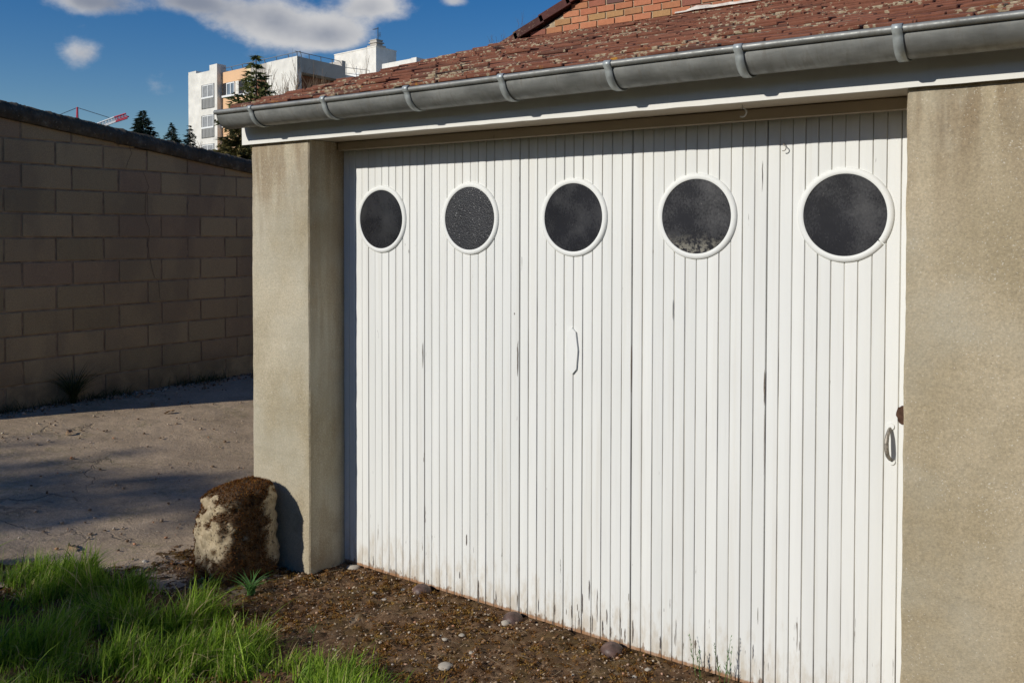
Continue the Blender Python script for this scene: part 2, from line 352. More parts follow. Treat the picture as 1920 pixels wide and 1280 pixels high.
M['needle'] = island_mat('conifer needles', [(0., (.022, .035, .014)), (.6, (.045, .065, .024)), (1., (.085, .10, .04))], .8, .15)
M['needle2'] = island_mat('olive needles', [(0., (.06, .075, .025)), (.6, (.125, .14, .045)), (1., (.20, .20, .075))], .8, .15)
M['spruce'] = island_mat('spruce needles', [(0., (.012, .022, .016)), (.6, (.022, .036, .022)), (1., (.04, .055, .03))], .85, .1)
M['cedar'] = island_mat('cedar needles', [(0., (.07, .07, .024)), (.6, (.13, .115, .04)), (1., (.22, .16, .06))], .85, .15)
M['bark'] = plain('bark', (.10, .075, .055), .9, 0, .4, 12)
M['twig'] = plain('bare twigs', (.19, .13, .085), .9, 0, .3, 6)

def stone_mat():
    m, g, b = new_mat('weathered limestone'); p = g.pos()
    c = g.ramp(g.noise(p, 30, 6, .75), [(.3, (.26, .195, .11)), (.7, (.56, .46, .31))])
    pit = g.rng(g.noise(p, 75, 3, .6), .56, .64); pm = g.math('MULTIPLY', pit, g.rng(g.noise(p, 14, 3), .38, .56))
    c = g.mix(g.math('MULTIPLY', pm, .8), c, (.07, .05, .03))
    at = g.n.new('ShaderNodeAttribute'); at.attribute_name = 'moss'
    c = g.mix(g.math('MULTIPLY', at.outputs['Fac'], .92), c, g.ramp(g.noise(p, 45, 4, .7), [(.3, (.035, .016, .007)), (.7, (.10, .048, .015))]))
    g.put(b.inputs['Base Color'], c); b.inputs['Roughness'].default_value = .92
    h = g.math('SUBTRACT', g.noise(p, 35, 5, .7), g.math('MULTIPLY', pm, .5)); g.put(b.inputs['Normal'], g.bump(h, .8, .01)); return m
M['stone'] = stone_mat()
M['redstone'] = plain('red brown stone', (.10, .06, .048), .5, 0, .6, 30, .25, .4)
# far building
M['b_white'] = plain('white facade', (.70, .68, .63), .8, 0, .13, 1.1)
M['b_grey'] = plain('grey concrete', (.44, .41, .37), .85, 0, .12, .8)
M['b_orange'] = plain('apricot facade', (.72, .46, .27), .8, 0, .04, .5)
M['b_yellow'] = plain('cream facade', (.74, .60, .38), .8, 0, .04, .5)
M['b_glass'] = plain('window glass', (.16, .19, .22), .12, 0, .3, .7, 0, .6)
M['b_dark'] = plain('dark opening', (.02, .02, .024), .5)
M['b_frame'] = plain('window frame', (.75, .76, .76), .6, 0, .03, 1)
M['b_curtain'] = plain('net curtain', (.27, .28, .29), .8, 0, .2, 3)
M['b_rail'] = plain('balustrade panel', (.30, .30, .29), .6, 0, .1, 1)
M['b_brown'] = plain('brown shutter wall', (.20, .085, .045), .8, 0, .2, 1)
M['steel'] = plain('galvanised rail', (.20, .21, .22), .5, .3, .1, 1)
M['crane_red'] = plain('crane red', (.52, .06, .10), .5, 0, .05, 1); M['crane_white'] = plain('crane white', (.75, .75, .76), .5, 0, .05, 1)
M['cable'] = plain('cable', (.05, .06, .08), .6)

# ------------------------------------------------------------------ mesh helpers
class MB:
    def __init__(s): s.v = []; s.f = []; s.m = []
    def quad(s, pts, mi=0):
        n = len(s.v); s.v += [tuple(p) for p in pts]; s.f.append(tuple(range(n, n+len(pts)))); s.m.append(mi)
    def box(s, lo, hi, mi=0, fr=None):
        """axis box, or in the frame fr = (origin, ex, ey, ez)"""
        (a, b, c), (d, e, f) = lo, hi
        P = [(a, b, c), (d, b, c), (d, e, c), (a, e, c), (a, b, f), (d, b, f), (d, e, f), (a, e, f)]
        if fr is not None:
            o, ex, ey, ez = fr; P = [tuple(np.asarray(o)+np.asarray(ex)*p[0]+np.asarray(ey)*p[1]+np.asarray(ez)*p[2]) for p in P]
        n = len(s.v); s.v += P
        for q in ((0, 3, 2, 1), (4, 5, 6, 7), (0, 1, 5, 4), (1, 2, 6, 5), (2, 3, 7, 6), (3, 0, 4, 7)):
            s.f.append(tuple(n+i for i in q)); s.m.append(mi)
    def prism(s, poly, axis, lo, hi, mi=0):
        """poly in the two other axes, extruded along axis"""
        def P(u, v, w): return {0: (w, u, v), 1: (u, w, v), 2: (u, v, w)}[axis]
        n = len(s.v); k = len(poly)
        s.v += [P(u, v, lo) for u, v in poly]+[P(u, v, hi) for u, v in poly]
        s.f.append(tuple(range(n, n+k))); s.f.append(tuple(range(n+2*k-1, n+k-1, -1))); s.m += [mi, mi]
        for i in range(k):
            j = (i+1) % k; s.f.append((n+i, n+k+i, n+k+j, n+j)); s.m.append(mi)
    def tube(s, pts, rad, sides=6, mi=0, cap=True):
        pts = [Vector(p) for p in pts]; rs = rad if isinstance(rad, (list, tuple)) else [rad]*len(pts)
        n0 = len(s.v); ref = None
        for i, p in enumerate(pts):
            t = (pts[min(i+1, len(pts)-1)]-pts[max(i-1, 0)]).normalized()
            if ref is None: ref = Vector((0, 0, 1)) if abs(t.z) < .9 else Vector((1, 0, 0))
            a = t.cross(ref).normalized(); b = t.cross(a).normalized(); ref = a.cross(t)
            for k in range(sides):
                an = 2*math.pi*k/sides; s.v.append(tuple(p+(a*math.cos(an)+b*math.sin(an))*rs[i]))
        for i in range(len(pts)-1):
            for k in range(sides):
                k2 = (k+1) % sides; s.f.append((n0+i*sides+k, n0+i*sides+k2, n0+(i+1)*sides+k2, n0+(i+1)*sides+k)); s.m.append(mi)
        if cap:
            s.f.append(tuple(n0+k for k in range(sides-1, -1, -1))); s.m.append(mi)
            s.f.append(tuple(n0+(len(pts)-1)*sides+k for k in range(sides))); s.m.append(mi)
    def grid(s, pts, mi=0, closed_u=False):
        """pts[i][j] -> quads"""
        n = len(s.v); I = len(pts); J = len(pts[0])
        for row in pts: s.v += [tuple(p) for p in row]
        for i in range(I if closed_u else I-1):
            for j in range(J-1):
                a = i; b = (i+1) % I
                s.f.append((n+a*J+j, n+b*J+j, n+b*J+j+1, n+a*J+j+1)); s.m.append(mi)
    def build(s, name, mats, parent=None, smooth=False):
        me = bpy.data.meshes.new(name); me.from_pydata(s.v, [], s.f)
        mats = mats if isinstance(mats, (list, tuple)) else [mats]
        for m in mats: me.materials.append(m)
        if len(mats) > 1: me.polygons.foreach_set('material_index', np.array(s.m, dtype=np.int32))
        bm = bmesh.new(); bm.from_mesh(me); bmesh.ops.recalc_face_normals(bm, faces=bm.faces); bm.to_mesh(me); bm.free()
        if smooth: me.polygons.foreach_set('use_smooth', np.ones(len(me.polygons), dtype=bool))
        o = bpy.data.objects.new(name, me); COL.objects.link(o)
        if parent: o.parent = parent
        return o
def fast_mesh(name, V, Fq, mat, parent=None, smooth=False):
    V = np.asarray(V, dtype=np.float32); Fq = np.asarray(Fq, dtype=np.int32); k = Fq.shape[1]
    me = bpy.data.meshes.new(name); me.vertices.add(len(V)); me.vertices.foreach_set('co', V.ravel())
    me.loops.add(Fq.size); me.loops.foreach_set('vertex_index', Fq.ravel()); me.polygons.add(len(Fq))
    me.polygons.foreach_set('loop_start', np.arange(0, Fq.size, k, dtype=np.int32)); me.update(calc_edges=True); me.validate()
    me.materials.append(mat)
    if smooth: me.polygons.foreach_set('use_smooth', np.ones(len(me.polygons), dtype=bool))
    o = bpy.data.objects.new(name, me); COL.objects.link(o)
    if parent: o.parent = parent
    return o
def bevel(o, w, seg=2):
    md = o.modifiers.new('bevel', 'BEVEL'); md.width = w; md.segments = seg; md.limit_method = 'ANGLE'; return o
def tag(o, label=None, cat=None, group=None, kind=None):
    for k, v in (('label', label), ('category', cat), ('group', group), ('kind', kind)):
        if v: o[k] = v
    return o
def empty(name, loc, label, cat, group=None):
    """an Empty at the thing's base; its parts are built in world coordinates and keep them"""
    o = bpy.data.objects.new(name, None); COL.objects.link(o); o.location = loc; o.empty_display_size = .2
    tag(o, label, cat, group); return o
def adopt(root):
    """parents were set with world-space meshes: shift the mesh data into the Empty's frame"""
    inv = Matrix.Translation(-Vector(root.location))
    for c in root.children: c.matrix_parent_inverse = inv
def fbm(x, y, z=0., o=4): return noise.fractal(Vector((x, y, z)), 1.0, 2.0, o)

# ------------------------------------------------------------------ the ground
def GZ(x, y):
    t = min(1., max(0., (-1.95-x)/3.5)); return .24*t*t*(3-2*t)
def GZa(x):
    t = np.clip((-1.95-x)/3.5, 0, 1); return .24*t*t*(3-2*t)
def ground():
    xs = np.unique(np.concatenate([np.linspace(-900, -30, 9), np.linspace(-30, -6, 9), np.linspace(-6, 6, 49), np.linspace(6, 30, 6), np.linspace(30, 900, 9)]))
    ys = np.unique(np.concatenate([np.linspace(-900, -20, 9), np.linspace(-20, 20, 41), np.linspace(20, 1500, 12)]))
    X, Y = np.meshgrid(xs, ys, indexing='ij'); Z = GZa(X)-.05
    n, k = X.shape; idx = np.arange(n*k).reshape(n, k)
    Fq = np.stack([idx[:-1, :-1], idx[1:, :-1], idx[1:, 1:], idx[:-1, 1:]], -1).reshape(-1, 4)
    tag(fast_mesh('ground', np.stack([X, Y, Z], -1).reshape(-1, 3), Fq, M['far_ground'], smooth=True), kind='structure')
ground()
def bounce_ground():
    xs = np.linspace(-30, 30, 61); ys = np.linspace(-13.5, -3.4, 21); X, Y = np.meshgrid(xs, ys, indexing='ij'); Z = GZa(X)-.02
    idx = np.arange(61*21).reshape(61, 21); Fq = np.stack([idx[:-1, :-1], idx[1:, :-1], idx[1:, 1:], idx[:-1, 1:]], -1).reshape(-1, 4)
    tag(fast_mesh('bounce_ground', np.stack([X, Y, Z], -1).reshape(-1, 3), Fq, M['sand'], smooth=True), kind='structure')  # unseen ground added to bounce warm sunlight into the shaded fronts
bounce_ground()
def soil_mask(x, y):
    """positive where the soil bed lies"""
    s = -(((x+2.16)*(-.44)+(y+.64)*.58)/.728)           # + on the grass side of the verge line
    st = .50-math.hypot(x+1.72, y+.40)                  # round the stone
    return max(s, st, (x+1.83)*1.2 if y < .05 else -1)+.10*fbm(x*3.1, y*3.1, 4.)
def soil_z(x, y):
    m = soil_mask(x, y); k = max(-1., min(1., m/.12))
    h = .028*max(0., k)-.02*(k < 0)*(-k)
    return GZ(x, y)+h*.6-.006+.010*fbm(x*6, y*6, 1.)+.015*fbm(x*21, y*21, 2., 3)+.008*fbm(x*62, y*62, 3., 2)-.012*max(0, k)
def sheet(name, x0, x1, nx, y0, y1, ny, fz, mat, keep=None):
    xs = np.linspace(x0, x1, nx); ys = np.linspace(y0, y1, ny)
    V = [(x, y, fz(x, y)) for x in xs for y in ys]
    idx = np.arange(nx*ny).reshape(nx, ny)
    Fq = np.stack([idx[:-1, :-1], idx[1:, :-1], idx[1:, 1:], idx[:-1, 1:]], -1).reshape(-1, 4)
    if keep is not None:
        kp = np.array([keep(V[f[0]][0], V[f[0]][1]) for f in Fq]); Fq = Fq[kp]
    return tag(fast_mesh(name, V, Fq, mat, smooth=True), kind='structure')
sheet('driveway', -5.62, -1.2, 150, -3.2, 11., 300, lambda x, y: GZ(x, y)-.001+.006*fbm(x*1.7, y*1.7)+.003*fbm(x*9, y*9), M['asphalt'], lambda x, y: soil_mask(x, y) < .35)
sheet('soil_bed', -3.3, 2.3, 440, -3.0, .02, 236, soil_z, M['soil'], lambda x, y: soil_mask(x, y) > -.12)

# ------------------------------------------------------------------ the garage
gar = empty('garage', (0, 0, 0), 'low garage with wide white door of five round windows, zinc gutter and red tile roof', 'garage')
def slab_side(name, x0, x1, y0, y1, z1, mat, label=None, step=.06):
    """render-clad pier with slightly wavy arrises"""
    mb = MB(); bm = bmesh.new()
    nz = max(2, int(z1/step)); rows = []
    for i in range(nz+1):
        z = -.06+(z1+.06)*i/nz; w = .0034 if 0 < i < nz else 0
        j = lambda s: w*noise.noise(Vector((s*7.3, z*6, s)))+w*.6*noise.noise(Vector((s*3.1, z*23, s)))
        c = .006
        rows.append([(x0+c+j(1), y0+j(9), z), (x1-c+j(2), y0+j(9), z), (x1+j(3), y0+c+j(9), z), (x1+j(3), y1, z), (x0+j(5), y1, z), (x0+j(5), y0+c, z)])
    n = 6
    for r in rows: mb.v += r
    for i in range(nz):
        for k in range(n):
            k2 = (k+1) % n; mb.f.append((i*n+k, i*n+k2, (i+1)*n+k2, (i+1)*n+k)); mb.m.append(0)
    mb.f.append(tuple(range(n))); mb.m.append(0); mb.f.append(tuple(nz*n+k for k in range(n))); mb.m.append(0)
    o = mb.build(name, mat, gar); bm.free()
    if label: o['label'] = label
    return o
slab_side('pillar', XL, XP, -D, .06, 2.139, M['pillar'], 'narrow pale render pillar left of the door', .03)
slab_side('wall', XR_, 4.4, -D, .06, 2.139, M['wall'], 'broad tan render wall right of the door', .03)
mb = MB(); mb.box((XL, .062, -.05), (XL+.2, 1.94, 2.30)); o = mb.build('wall', M['wall'], gar); o['label'] = 'side wall along the alley'
mb = MB(); mb.box((4.2, .062, -.05), (4.4, 1.94, 2.30)); mb.build('wall', M['wall'], gar)
# door: five panels of twelve tongued boards
def board_profile(n, w, seed):
    rr = random.Random(seed); pts = []; mats = []
    bw = w/n
    for i in range(n):
        x0 = i*bw; off = rr.uniform(-.0008, .0008); tl = rr.uniform(-.0007, .0007)
        g = .0019 if i else .0023
        seq = [(x0+.0004, .0050, 1), (x0+g*.55, .0026, 0), (x0+g+.0012, off-tl, 0), (x0+bw*.5, off-.0005, 0), (x0+bw-g-.0012, off+tl, 0), (x0+bw-g*.55, .0026, 1), (x0+bw-.0004, .0050, 1)]
        pts += [(a, b) for a, b, _ in seq]; mats += [c for _, _, c in seq]
    return pts, mats
doors = []
for i in range(5):
    x0 = -2.5*PW+i*PW+.0012; w = PW-.0024
    pts, mt = board_profile(12, w, 40+i); mb = MB()
    z0, z1 = .006, 2.118
    zs = np.linspace(z0, z1, 45)
    for a in range(len(pts)-1):
        for b in range(len(zs)-1):
            def wob(z, ii): return .0006*noise.noise(Vector((ii*3.7, z*1.7, i*5.)))
            xa, ya = pts[a]; xb, yb = pts[a+1]
            za, zb = zs[b], zs[b+1]
            mb.quad([(x0+xa+wob(za, a), ya, za), (x0+xb+wob(za, a+1), yb, za), (x0+xb+wob(zb, a+1), yb, zb), (x0+xa+wob(zb, a), ya, zb)], 1 if mt[a] and mt[a+1] else (1 if pts[a][1] > .004 or pts[a+1][1] > .004 else 0))
    mb.box((x0, .006, z0), (x0+w, .035, z1), 0)
    # bottom dark edge strip: swollen lower rail
    me_name = 'door_panel'
    o = mb.build(me_name, [M['door'], M['groove']], gar); doors.append(o)
    o['label'] = ['leftmost board panel, partly in the pillar shade', 'board panel with a pebbled round window', 'middle board panel with a pointed cover plate', 'board panel with a dusty round window', 'rightmost board panel with the pull handle'][i]
def ring(cx, cz, ro=.165, ri=.143, h=.009, gap=None, parent=None):
    prof = [(ri, -.002), (ri, -h*.75), (ri+.004, -h), (ro-.009, -h*.95), (ro-.002, -h*.55), (ro, -.0), (ro, .004)]
    N = 96; mb = MB(); rows = []
    for k in range(N+(1 if gap else 0)):
        if gap: a = gap[0]+gap[1]+(2*math.pi-2*gap[1])*k/N
        else: a = 2*math.pi*k/N
        rows.append([(cx+r*math.cos(a), y-.0012+.0009*math.sin(3*a+cx*9), cz+r*math.sin(a)) for r, y in prof])
    mb.grid(rows, 0, closed_u=not gap)
    if gap:
        for row in (rows[0], rows[-1]): mb.quad(row)
    return mb.build('window_frame', M['ring'], parent, smooth=True)
kinds = ['clean', 'pebbled', 'clean', 'dusty', 'clean']
ZW = 1.7533
for i in range(5):
    cx = (i-2)*PW
    ro = ring(cx, ZW, gap=(R(-37), R(.7)) if i == 4 else None, parent=doors[i])
    if i == 4: ro['label'] = 'white ring cracked through at its lower right'
    md = ro.modifiers.new('split', 'EDGE_SPLIT'); md.split_angle = R(50)
    mb = MB(); N = 72; rows = []
    for r in (.0001, .05, .1, .1445): rows.append([(cx+r*math.cos(2*math.pi*k/N), -.0055, ZW+r*math.sin(2*math.pi*k/N)) for k in range(N+1)])
    mb.grid(rows); p = mb.build('window_pane', M['pane_'+kinds[i]], doors[i]); p['label'] = {'clean': 'dark dull pane', 'pebbled': 'dark pebbled glass pane', 'dusty': 'dark pane speckled with dust'}[kinds[i]]
# cover plate on the middle panel
mb = MB(); poly = [(0, 1.291), (.019, 1.275), (.0295, 1.198), (.0225, 1.118), (.002, 1.096), (-.0185, 1.116), (-.0275, 1.198), (-.019, 1.275)]
mb.prism([(x-.002, z) for x, z in poly], 1, -.0105, -.001); mb.build('cover_plate', M['ring'], doors[2])
# pull handle on the right-hand panel
hp = [(1.273, -.002, 1.030), (1.272, -.014, 1.026), (1.270, -.030, 1.008), (1.269, -.036, .985), (1.270, -.036, .962), (1.272, -.030, .942), (1.275, -.014, .928), (1.276, -.002, .924)]
mb = MB(); mb.tube(hp, [.0055, .006, .007, .0078, .0078, .007, .006, .0055], 10, 0)
for (x, z) in ((1.274, 1.037), (1.278, .918)):
    mb.prism([(x+.012*math.cos(a), z+.012*math.sin(a)) for a in np.linspace(0, 2*math.pi, 13)[:-1]], 1, -.005, -.001, 1)
mb.build('handle', [M['iron'], M['ring']], doors[4], smooth=False)
mb = MB(); pr = random.Random(3)
mb.prism([(1.314+.022*(1+.15*pr.uniform(-1, 1))*math.cos(a), 1.081+.031*(1+.12*pr.uniform(-1, 1))*math.sin(a)) for a in np.linspace(0, 2*math.pi, 22)[:-1]], 1, -.0035, -.0005)
o = mb.build('lock_hole', M['rust'], doors[4])
def hook(x, y, z, s, name, parent, mat, ang=0.):
    mb = MB(); pts = [(0, -.001, 0), (0, -.012, 0), (.002, -.020, -.004)]
    pts += [(math.sin(t)*.012*1.0-.010+.012, -.021, -.014-.012*(1-math.cos(t))+.004) for t in np.linspace(.2, 3.6, 8)]
    mb.tube([(x+p[0]*s, y+p[1]*s, z+p[2]*s) for p in pts], .0022*s, 6); mb.build(name, mat, parent, smooth=True)
hook(.898, 0., 2.012, .8, 'hook', doors[4], M['iron'])
# crack and peeled slivers (flakes of bare wood, as flat chips on the boards)
mb = MB()
def sliver(x, z0, z1, w, sk=0.):
    n = 7; L = []; Rr = []
    for k in range(n+1):
        t = k/n; ww = w*math.sin(math.pi*min(1, max(.02, t)))**.6*(.7+.5*random.random()); xx = x+sk*t+random.uniform(-.0008, .0008)
        L.append((xx-ww/2, -.0022, z0+(z1-z0)*t)); Rr.append((xx+ww/2, -.0022, z0+(z1-z0)*t))
    for k in range(n): mb.quad([L[k], Rr[k], Rr[k+1], L[k+1]])
def panel_of(x): return doors[max(0, min(4, int((x+2.5*PW)//PW)))]
CH = [(875, 1000, 1022, .006), (897, 1085, 1130, .010), (793, 640, 690, .004), (971, 648, 705, .005), (1184, 645, 735, .005), (1434, 690, 760, .006), (1434, 760, 890, .003), (1105, 1085, 1125, .004), (1092, 1110, 1150, .004), (1120, 1100, 1165, .003), (965, 586, 590, .006), (1083, 1130, 1145, .003), (1138, 1140, 1170, .004), (1187, 1160, 1205, .006), (838, 1100, 1115, .003), (803, 1085, 1095, .004), (1262, 560, 600, .002), (1430, 300, 360, .002), (1072, 1132, 1160, .005), (1086, 1155, 1174, .006), (1111, 1150, 1184, .004), (1130, 1160, 1190, .005), (1163, 1140, 1188, .004), (1172, 1176, 1204, .005), (1145, 1172, 1194, .005), (1304, 1198, 1214, .007), (1268, 1160, 1200, .003), (1412, 1205, 1235, .003), (700, 1040, 1062, .003), (862, 1070, 1084, .004), (930, 1105, 1128, .003), (1010, 1120, 1148, .003), (1040, 1130, 1152, .004), (1238, 1190, 1216, .004), (1345, 1225, 1250, .004)]
from collections import defaultdict
def ony(x, y, Y):
    d = ray(x, y); return CAM+d*((Y-CAM[1])/d[1])
byp = defaultdict(list)
for x, ya, yb, w in CH:
    a = ony(x, ya, 0); b = ony(x, yb, 0); byp[panel_of(a[0]).name].append((a[0], b[2], a[2], w))
for dn, L in byp.items():
    for x, z0, z1, w in L:
      mb = MB(); sliver(x, z0, z1, w)
      mb.build('bare_patch', M['bare'], bpy.data.objects[dn])
# beam, soffit, lintel, fascia
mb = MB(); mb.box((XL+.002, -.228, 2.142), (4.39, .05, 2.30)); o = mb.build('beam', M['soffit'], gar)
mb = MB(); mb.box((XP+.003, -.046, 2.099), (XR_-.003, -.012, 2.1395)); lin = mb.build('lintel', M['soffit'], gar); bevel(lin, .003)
mb = MB(); n = 120; rows = []
for k in range(n+1):
    x = -1.862+(4.4+1.862)*k/n; wv = .0018*noise.noise(Vector((x*9, 0, 3)))+.0014*noise.noise(Vector((x*31, 0, 5)))
    rows.append([(x, -.2555, 2.137+wv), (x, -.2565, 2.21), (x, -.2555, 2.305), (x, -.2295, 2.305), (x, -.2295, 2.139+wv)])
mb.grid([[*r, r[0]] for r in rows]); mb.quad(rows[0]); mb.quad(rows[-1])
mb.build('fascia_board', M['trim'], gar)
hook(.79, -.11, 2.146, 1.3, 'hook', lin, M['ring'])
# gutter
YC, ZC, RG = -.345, 2.281, .073
gb = MB(); N = 28; x0, x1 = -1.852, 4.4
nx = 40
for rr, flip in ((RG, 0), (RG-.0025, 1)):
    rows = []
    for i in range(nx+1):
        x = x0+(x1-x0)*i/nx; sag = .002*math.sin(x*2.1)
        rows.append([(x, YC-rr*math.cos(math.pi*k/N), ZC+sag-rr*math.sin(math.pi*k/N)) for k in range(N+1)])
    gb.grid(rows)
gb.quad([(x0+.001, YC-RG*math.cos(math.pi*k/N), ZC-RG*math.sin(math.pi*k/N)) for k in range(N+1)])
gut = gb.build('gutter', M['zinc'], gar, smooth=True)
md = gut.modifiers.new('split', 'EDGE_SPLIT'); md.split_angle = R(40)
mb = MB(); mb.tube([(x0-.004+(x1-x0)*i/nx, YC-RG-.004, ZC+.004+.002*math.sin((x0+(x1-x0)*i/nx)*2.1)) for i in range(nx+1)], .0115, 14)
bd = mb.build('gutter_bead', M['zinc'], gut, smooth=True); md = bd.modifiers.new('split', 'EDGE_SPLIT'); md.split_angle = R(40)
for bx in (-1.575, -1.062, -.557, -.062, .41, .896, 1.382, 1.87, 2.36):
    mb = MB(); w = .0145; ro = RG+.0045; path = []
    cy, cz = YC-RG-.004, ZC+.004
    for a in np.linspace(-20, 190, 10): path.append((cy+.0145*math.cos(R(a)), cz+.0145*math.sin(R(a))))
    for k in range(1, 22): path.append((YC-ro*math.cos(math.pi*k/22), ZC-ro*math.sin(math.pi*k/22)))
    path.append((-.2575, ZC+.012))
    rows = [[(bx-w, y, z), (bx+w, y, z)] for y, z in path]; mb.grid(rows)
    o = mb.build('gutter_bracket', M['clip'], gut, smooth=True)
    md = o.modifiers.new('thick', 'SOLIDIFY'); md.thickness = .003; md.offset = 0
# roof tiles
SL = .31; CS = 1/math.hypot(1, SL)
def roofpt(x, t, h): return (x, -.392+t*CS-h*SL*CS, 2.281+t*SL*CS+h*CS)
mb = MB(); tr = random.Random(11); EXP = .093; TW = .152
rows_n = 28
for r in range(-1, rows_n):
    t0 = max(0, r)*EXP+(.012 if r == -1 else 0); xoff = (.5*TW if r % 2 else 0)
    x = -1.79-xoff+tr.uniform(-.012, .012)
    while x < 4.4:
        w = TW-.003+tr.uniform(-.004, .003); L = EXP*2.1
        hb = .018 if r >= 0 else .004; jt = tr.uniform(-.007, .007) if r > 0 else tr.uniform(-.016, .012)
        lift = tr.uniform(-.002, .005)+(tr.uniform(.003, .008) if tr.random() < .05 else 0); rollv = tr.uniform(-.004, .004); skew = tr.uniform(-.004, .004)
        th = .013
        if x+w < -1.70-.0 and False: pass
        a0, a1 = t0+jt, t0+jt+L
        if a1 > 2.47: a1 = 2.47
        if a0 < 2.43:
            P = [(x, a0, hb+lift), (x+w, a0+skew, hb+lift+rollv), (x+w, a1, hb-.011+rollv*.4), (x, a1, hb-.011)]
            lo = [roofpt(px, t, h) for px, t, h in P]; hi = [roofpt(px, t, h+th) for px, t, h in P]
            n = len(mb.v); mb.v += lo+hi
            for q in ((0, 3, 2, 1), (4, 5, 6, 7), (0, 1, 5, 4), (1, 2, 6, 5), (2, 3, 7, 6), (3, 0, 4, 7)): mb.f.append(tuple(n+i for i in q)); mb.m.append(0)
        x += TW+tr.uniform(-.001, .003)
roof = mb.build('roof', M['tile'], gar)
bevel(roof, .003, 1)
mb = MB(); fr = ((-1.77, -.34, 2.283), (1, 0, 0), (0, CS, SL*CS), (0, -SL*CS, CS))
mb.box((0, 0, -.022), (6.15, 2.37, -.003), 0, fr); mb.build('roof_deck', M['beam'], gar)
adopt(gar)

# ------------------------------------------------------------------ the brick house behind
YH = 1.955
hs_ = empty('brick_house', (1.2, YH+3, 0), 'orange brick house gable with dark verge tiles rising above the garage roof', 'house')
def vz(x): return 3.020+.425*(x+1.79)
mb = MB(); RID = 1.3
mb.prism([(-1.72, -.05), (4.4, -.05), (4.4, vz(2*RID-4.4)-.05), (RID, vz(RID)-.05), (-1.72, vz(-1.72)-.06)], 1, YH, YH+6); mb.build('wall', M['mortar'], hs_)
mb = MB(); br = random.Random(5); bw, bh = .134, .0445; k = 0
z = 2.905
while z < 4.35:
    x = -1.80-(bw/2 if k % 2 else 0)
    while x < 4.3:
        xa, xb = x+.006, x+bw-.005; za, zb = z+.004, z+bh-.0035
        lim = min(vz(xa), vz(2*RID-xb))-.035
        if xa < -1.72: xa = -1.72
        if xb > xa+.02 and lim > za+.012:
            d = br.uniform(0, .0025); j = [br.uniform(-.0015, .0015) for _ in range(4)]
            zl = min(zb, min(vz(xa), vz(2*RID-xa))-.035); zr = min(zb, min(vz(xb), vz(2*RID-xb))-.035)
            mb.prism([(xa+j[0], za+j[1]), (xb+j[2], za+j[3]), (xb+j[0], max(zr, za+.005)), (xa+j[2], max(zl, za+.005))], 1, YH-.007-d, YH-.0003)
        x += bw
    z += bh; k += 1
bo = mb.build('brickwork', M['brick'], hs_)
# verge tiles overlapping down the slope, and the roof behind
mb = MB(); ex = np.array([1, 0, .425]); ex /= np.linalg.norm(ex); ez = np.array([-ex[2], 0, ex[0]])
for i in range(15):
    o = np.array([-1.92+i*.232*ex[0], YH-.034, vz(-1.92)+i*.232*ex[2]-.010])
    mb.box((-.0, 0, .0), (.262, .30, .013), 0, (o+ez*.018, ex, (0, 1, 0), ez+ex*.0-.05*ex*0))
    mb.box((.0, -.012, -.030), (.258, .002, .024), 0, (o+ez*.010, ex+ez*-.045, (0, 1, 0), ez))
mb.build('verge_tile', M['vtile'], hs_)
mb = MB(); mb.prism([(-1.95, vz(-1.95)-.03), (RID, vz(RID)-.03), (RID, vz(RID)), (-1.95, vz(-1.95))], 1, YH+.005, YH+6.2)
mb.prism([(RID+.001, vz(RID)-.03), (4.7, vz(2*RID-4.7)-.03), (4.7, vz(2*RID-4.7)), (RID+.001, vz(RID))], 1, YH+.005, YH+6.2)
mb.build('roof', M['vtile'], hs_)
# mortar fillet where the tiles meet the bricks
mb = MB(); rows = []
for i in range(24):
    x = -.50+i*.036; k = .5+.5*fbm(x*5, 3.); a = .004+.034*max(0, k-.25)*(1 if x > -.45 else .08); zz = 3.052
    rows.append([(x, YH-.010-a, zz-.006), (x, YH-.008-a*.5, zz+a*.55), (x, YH-.009, zz+a)])
mb.grid(rows); mb.build('mortar_fillet', M['whitemortar'], hs_, smooth=True)
adopt(hs_)

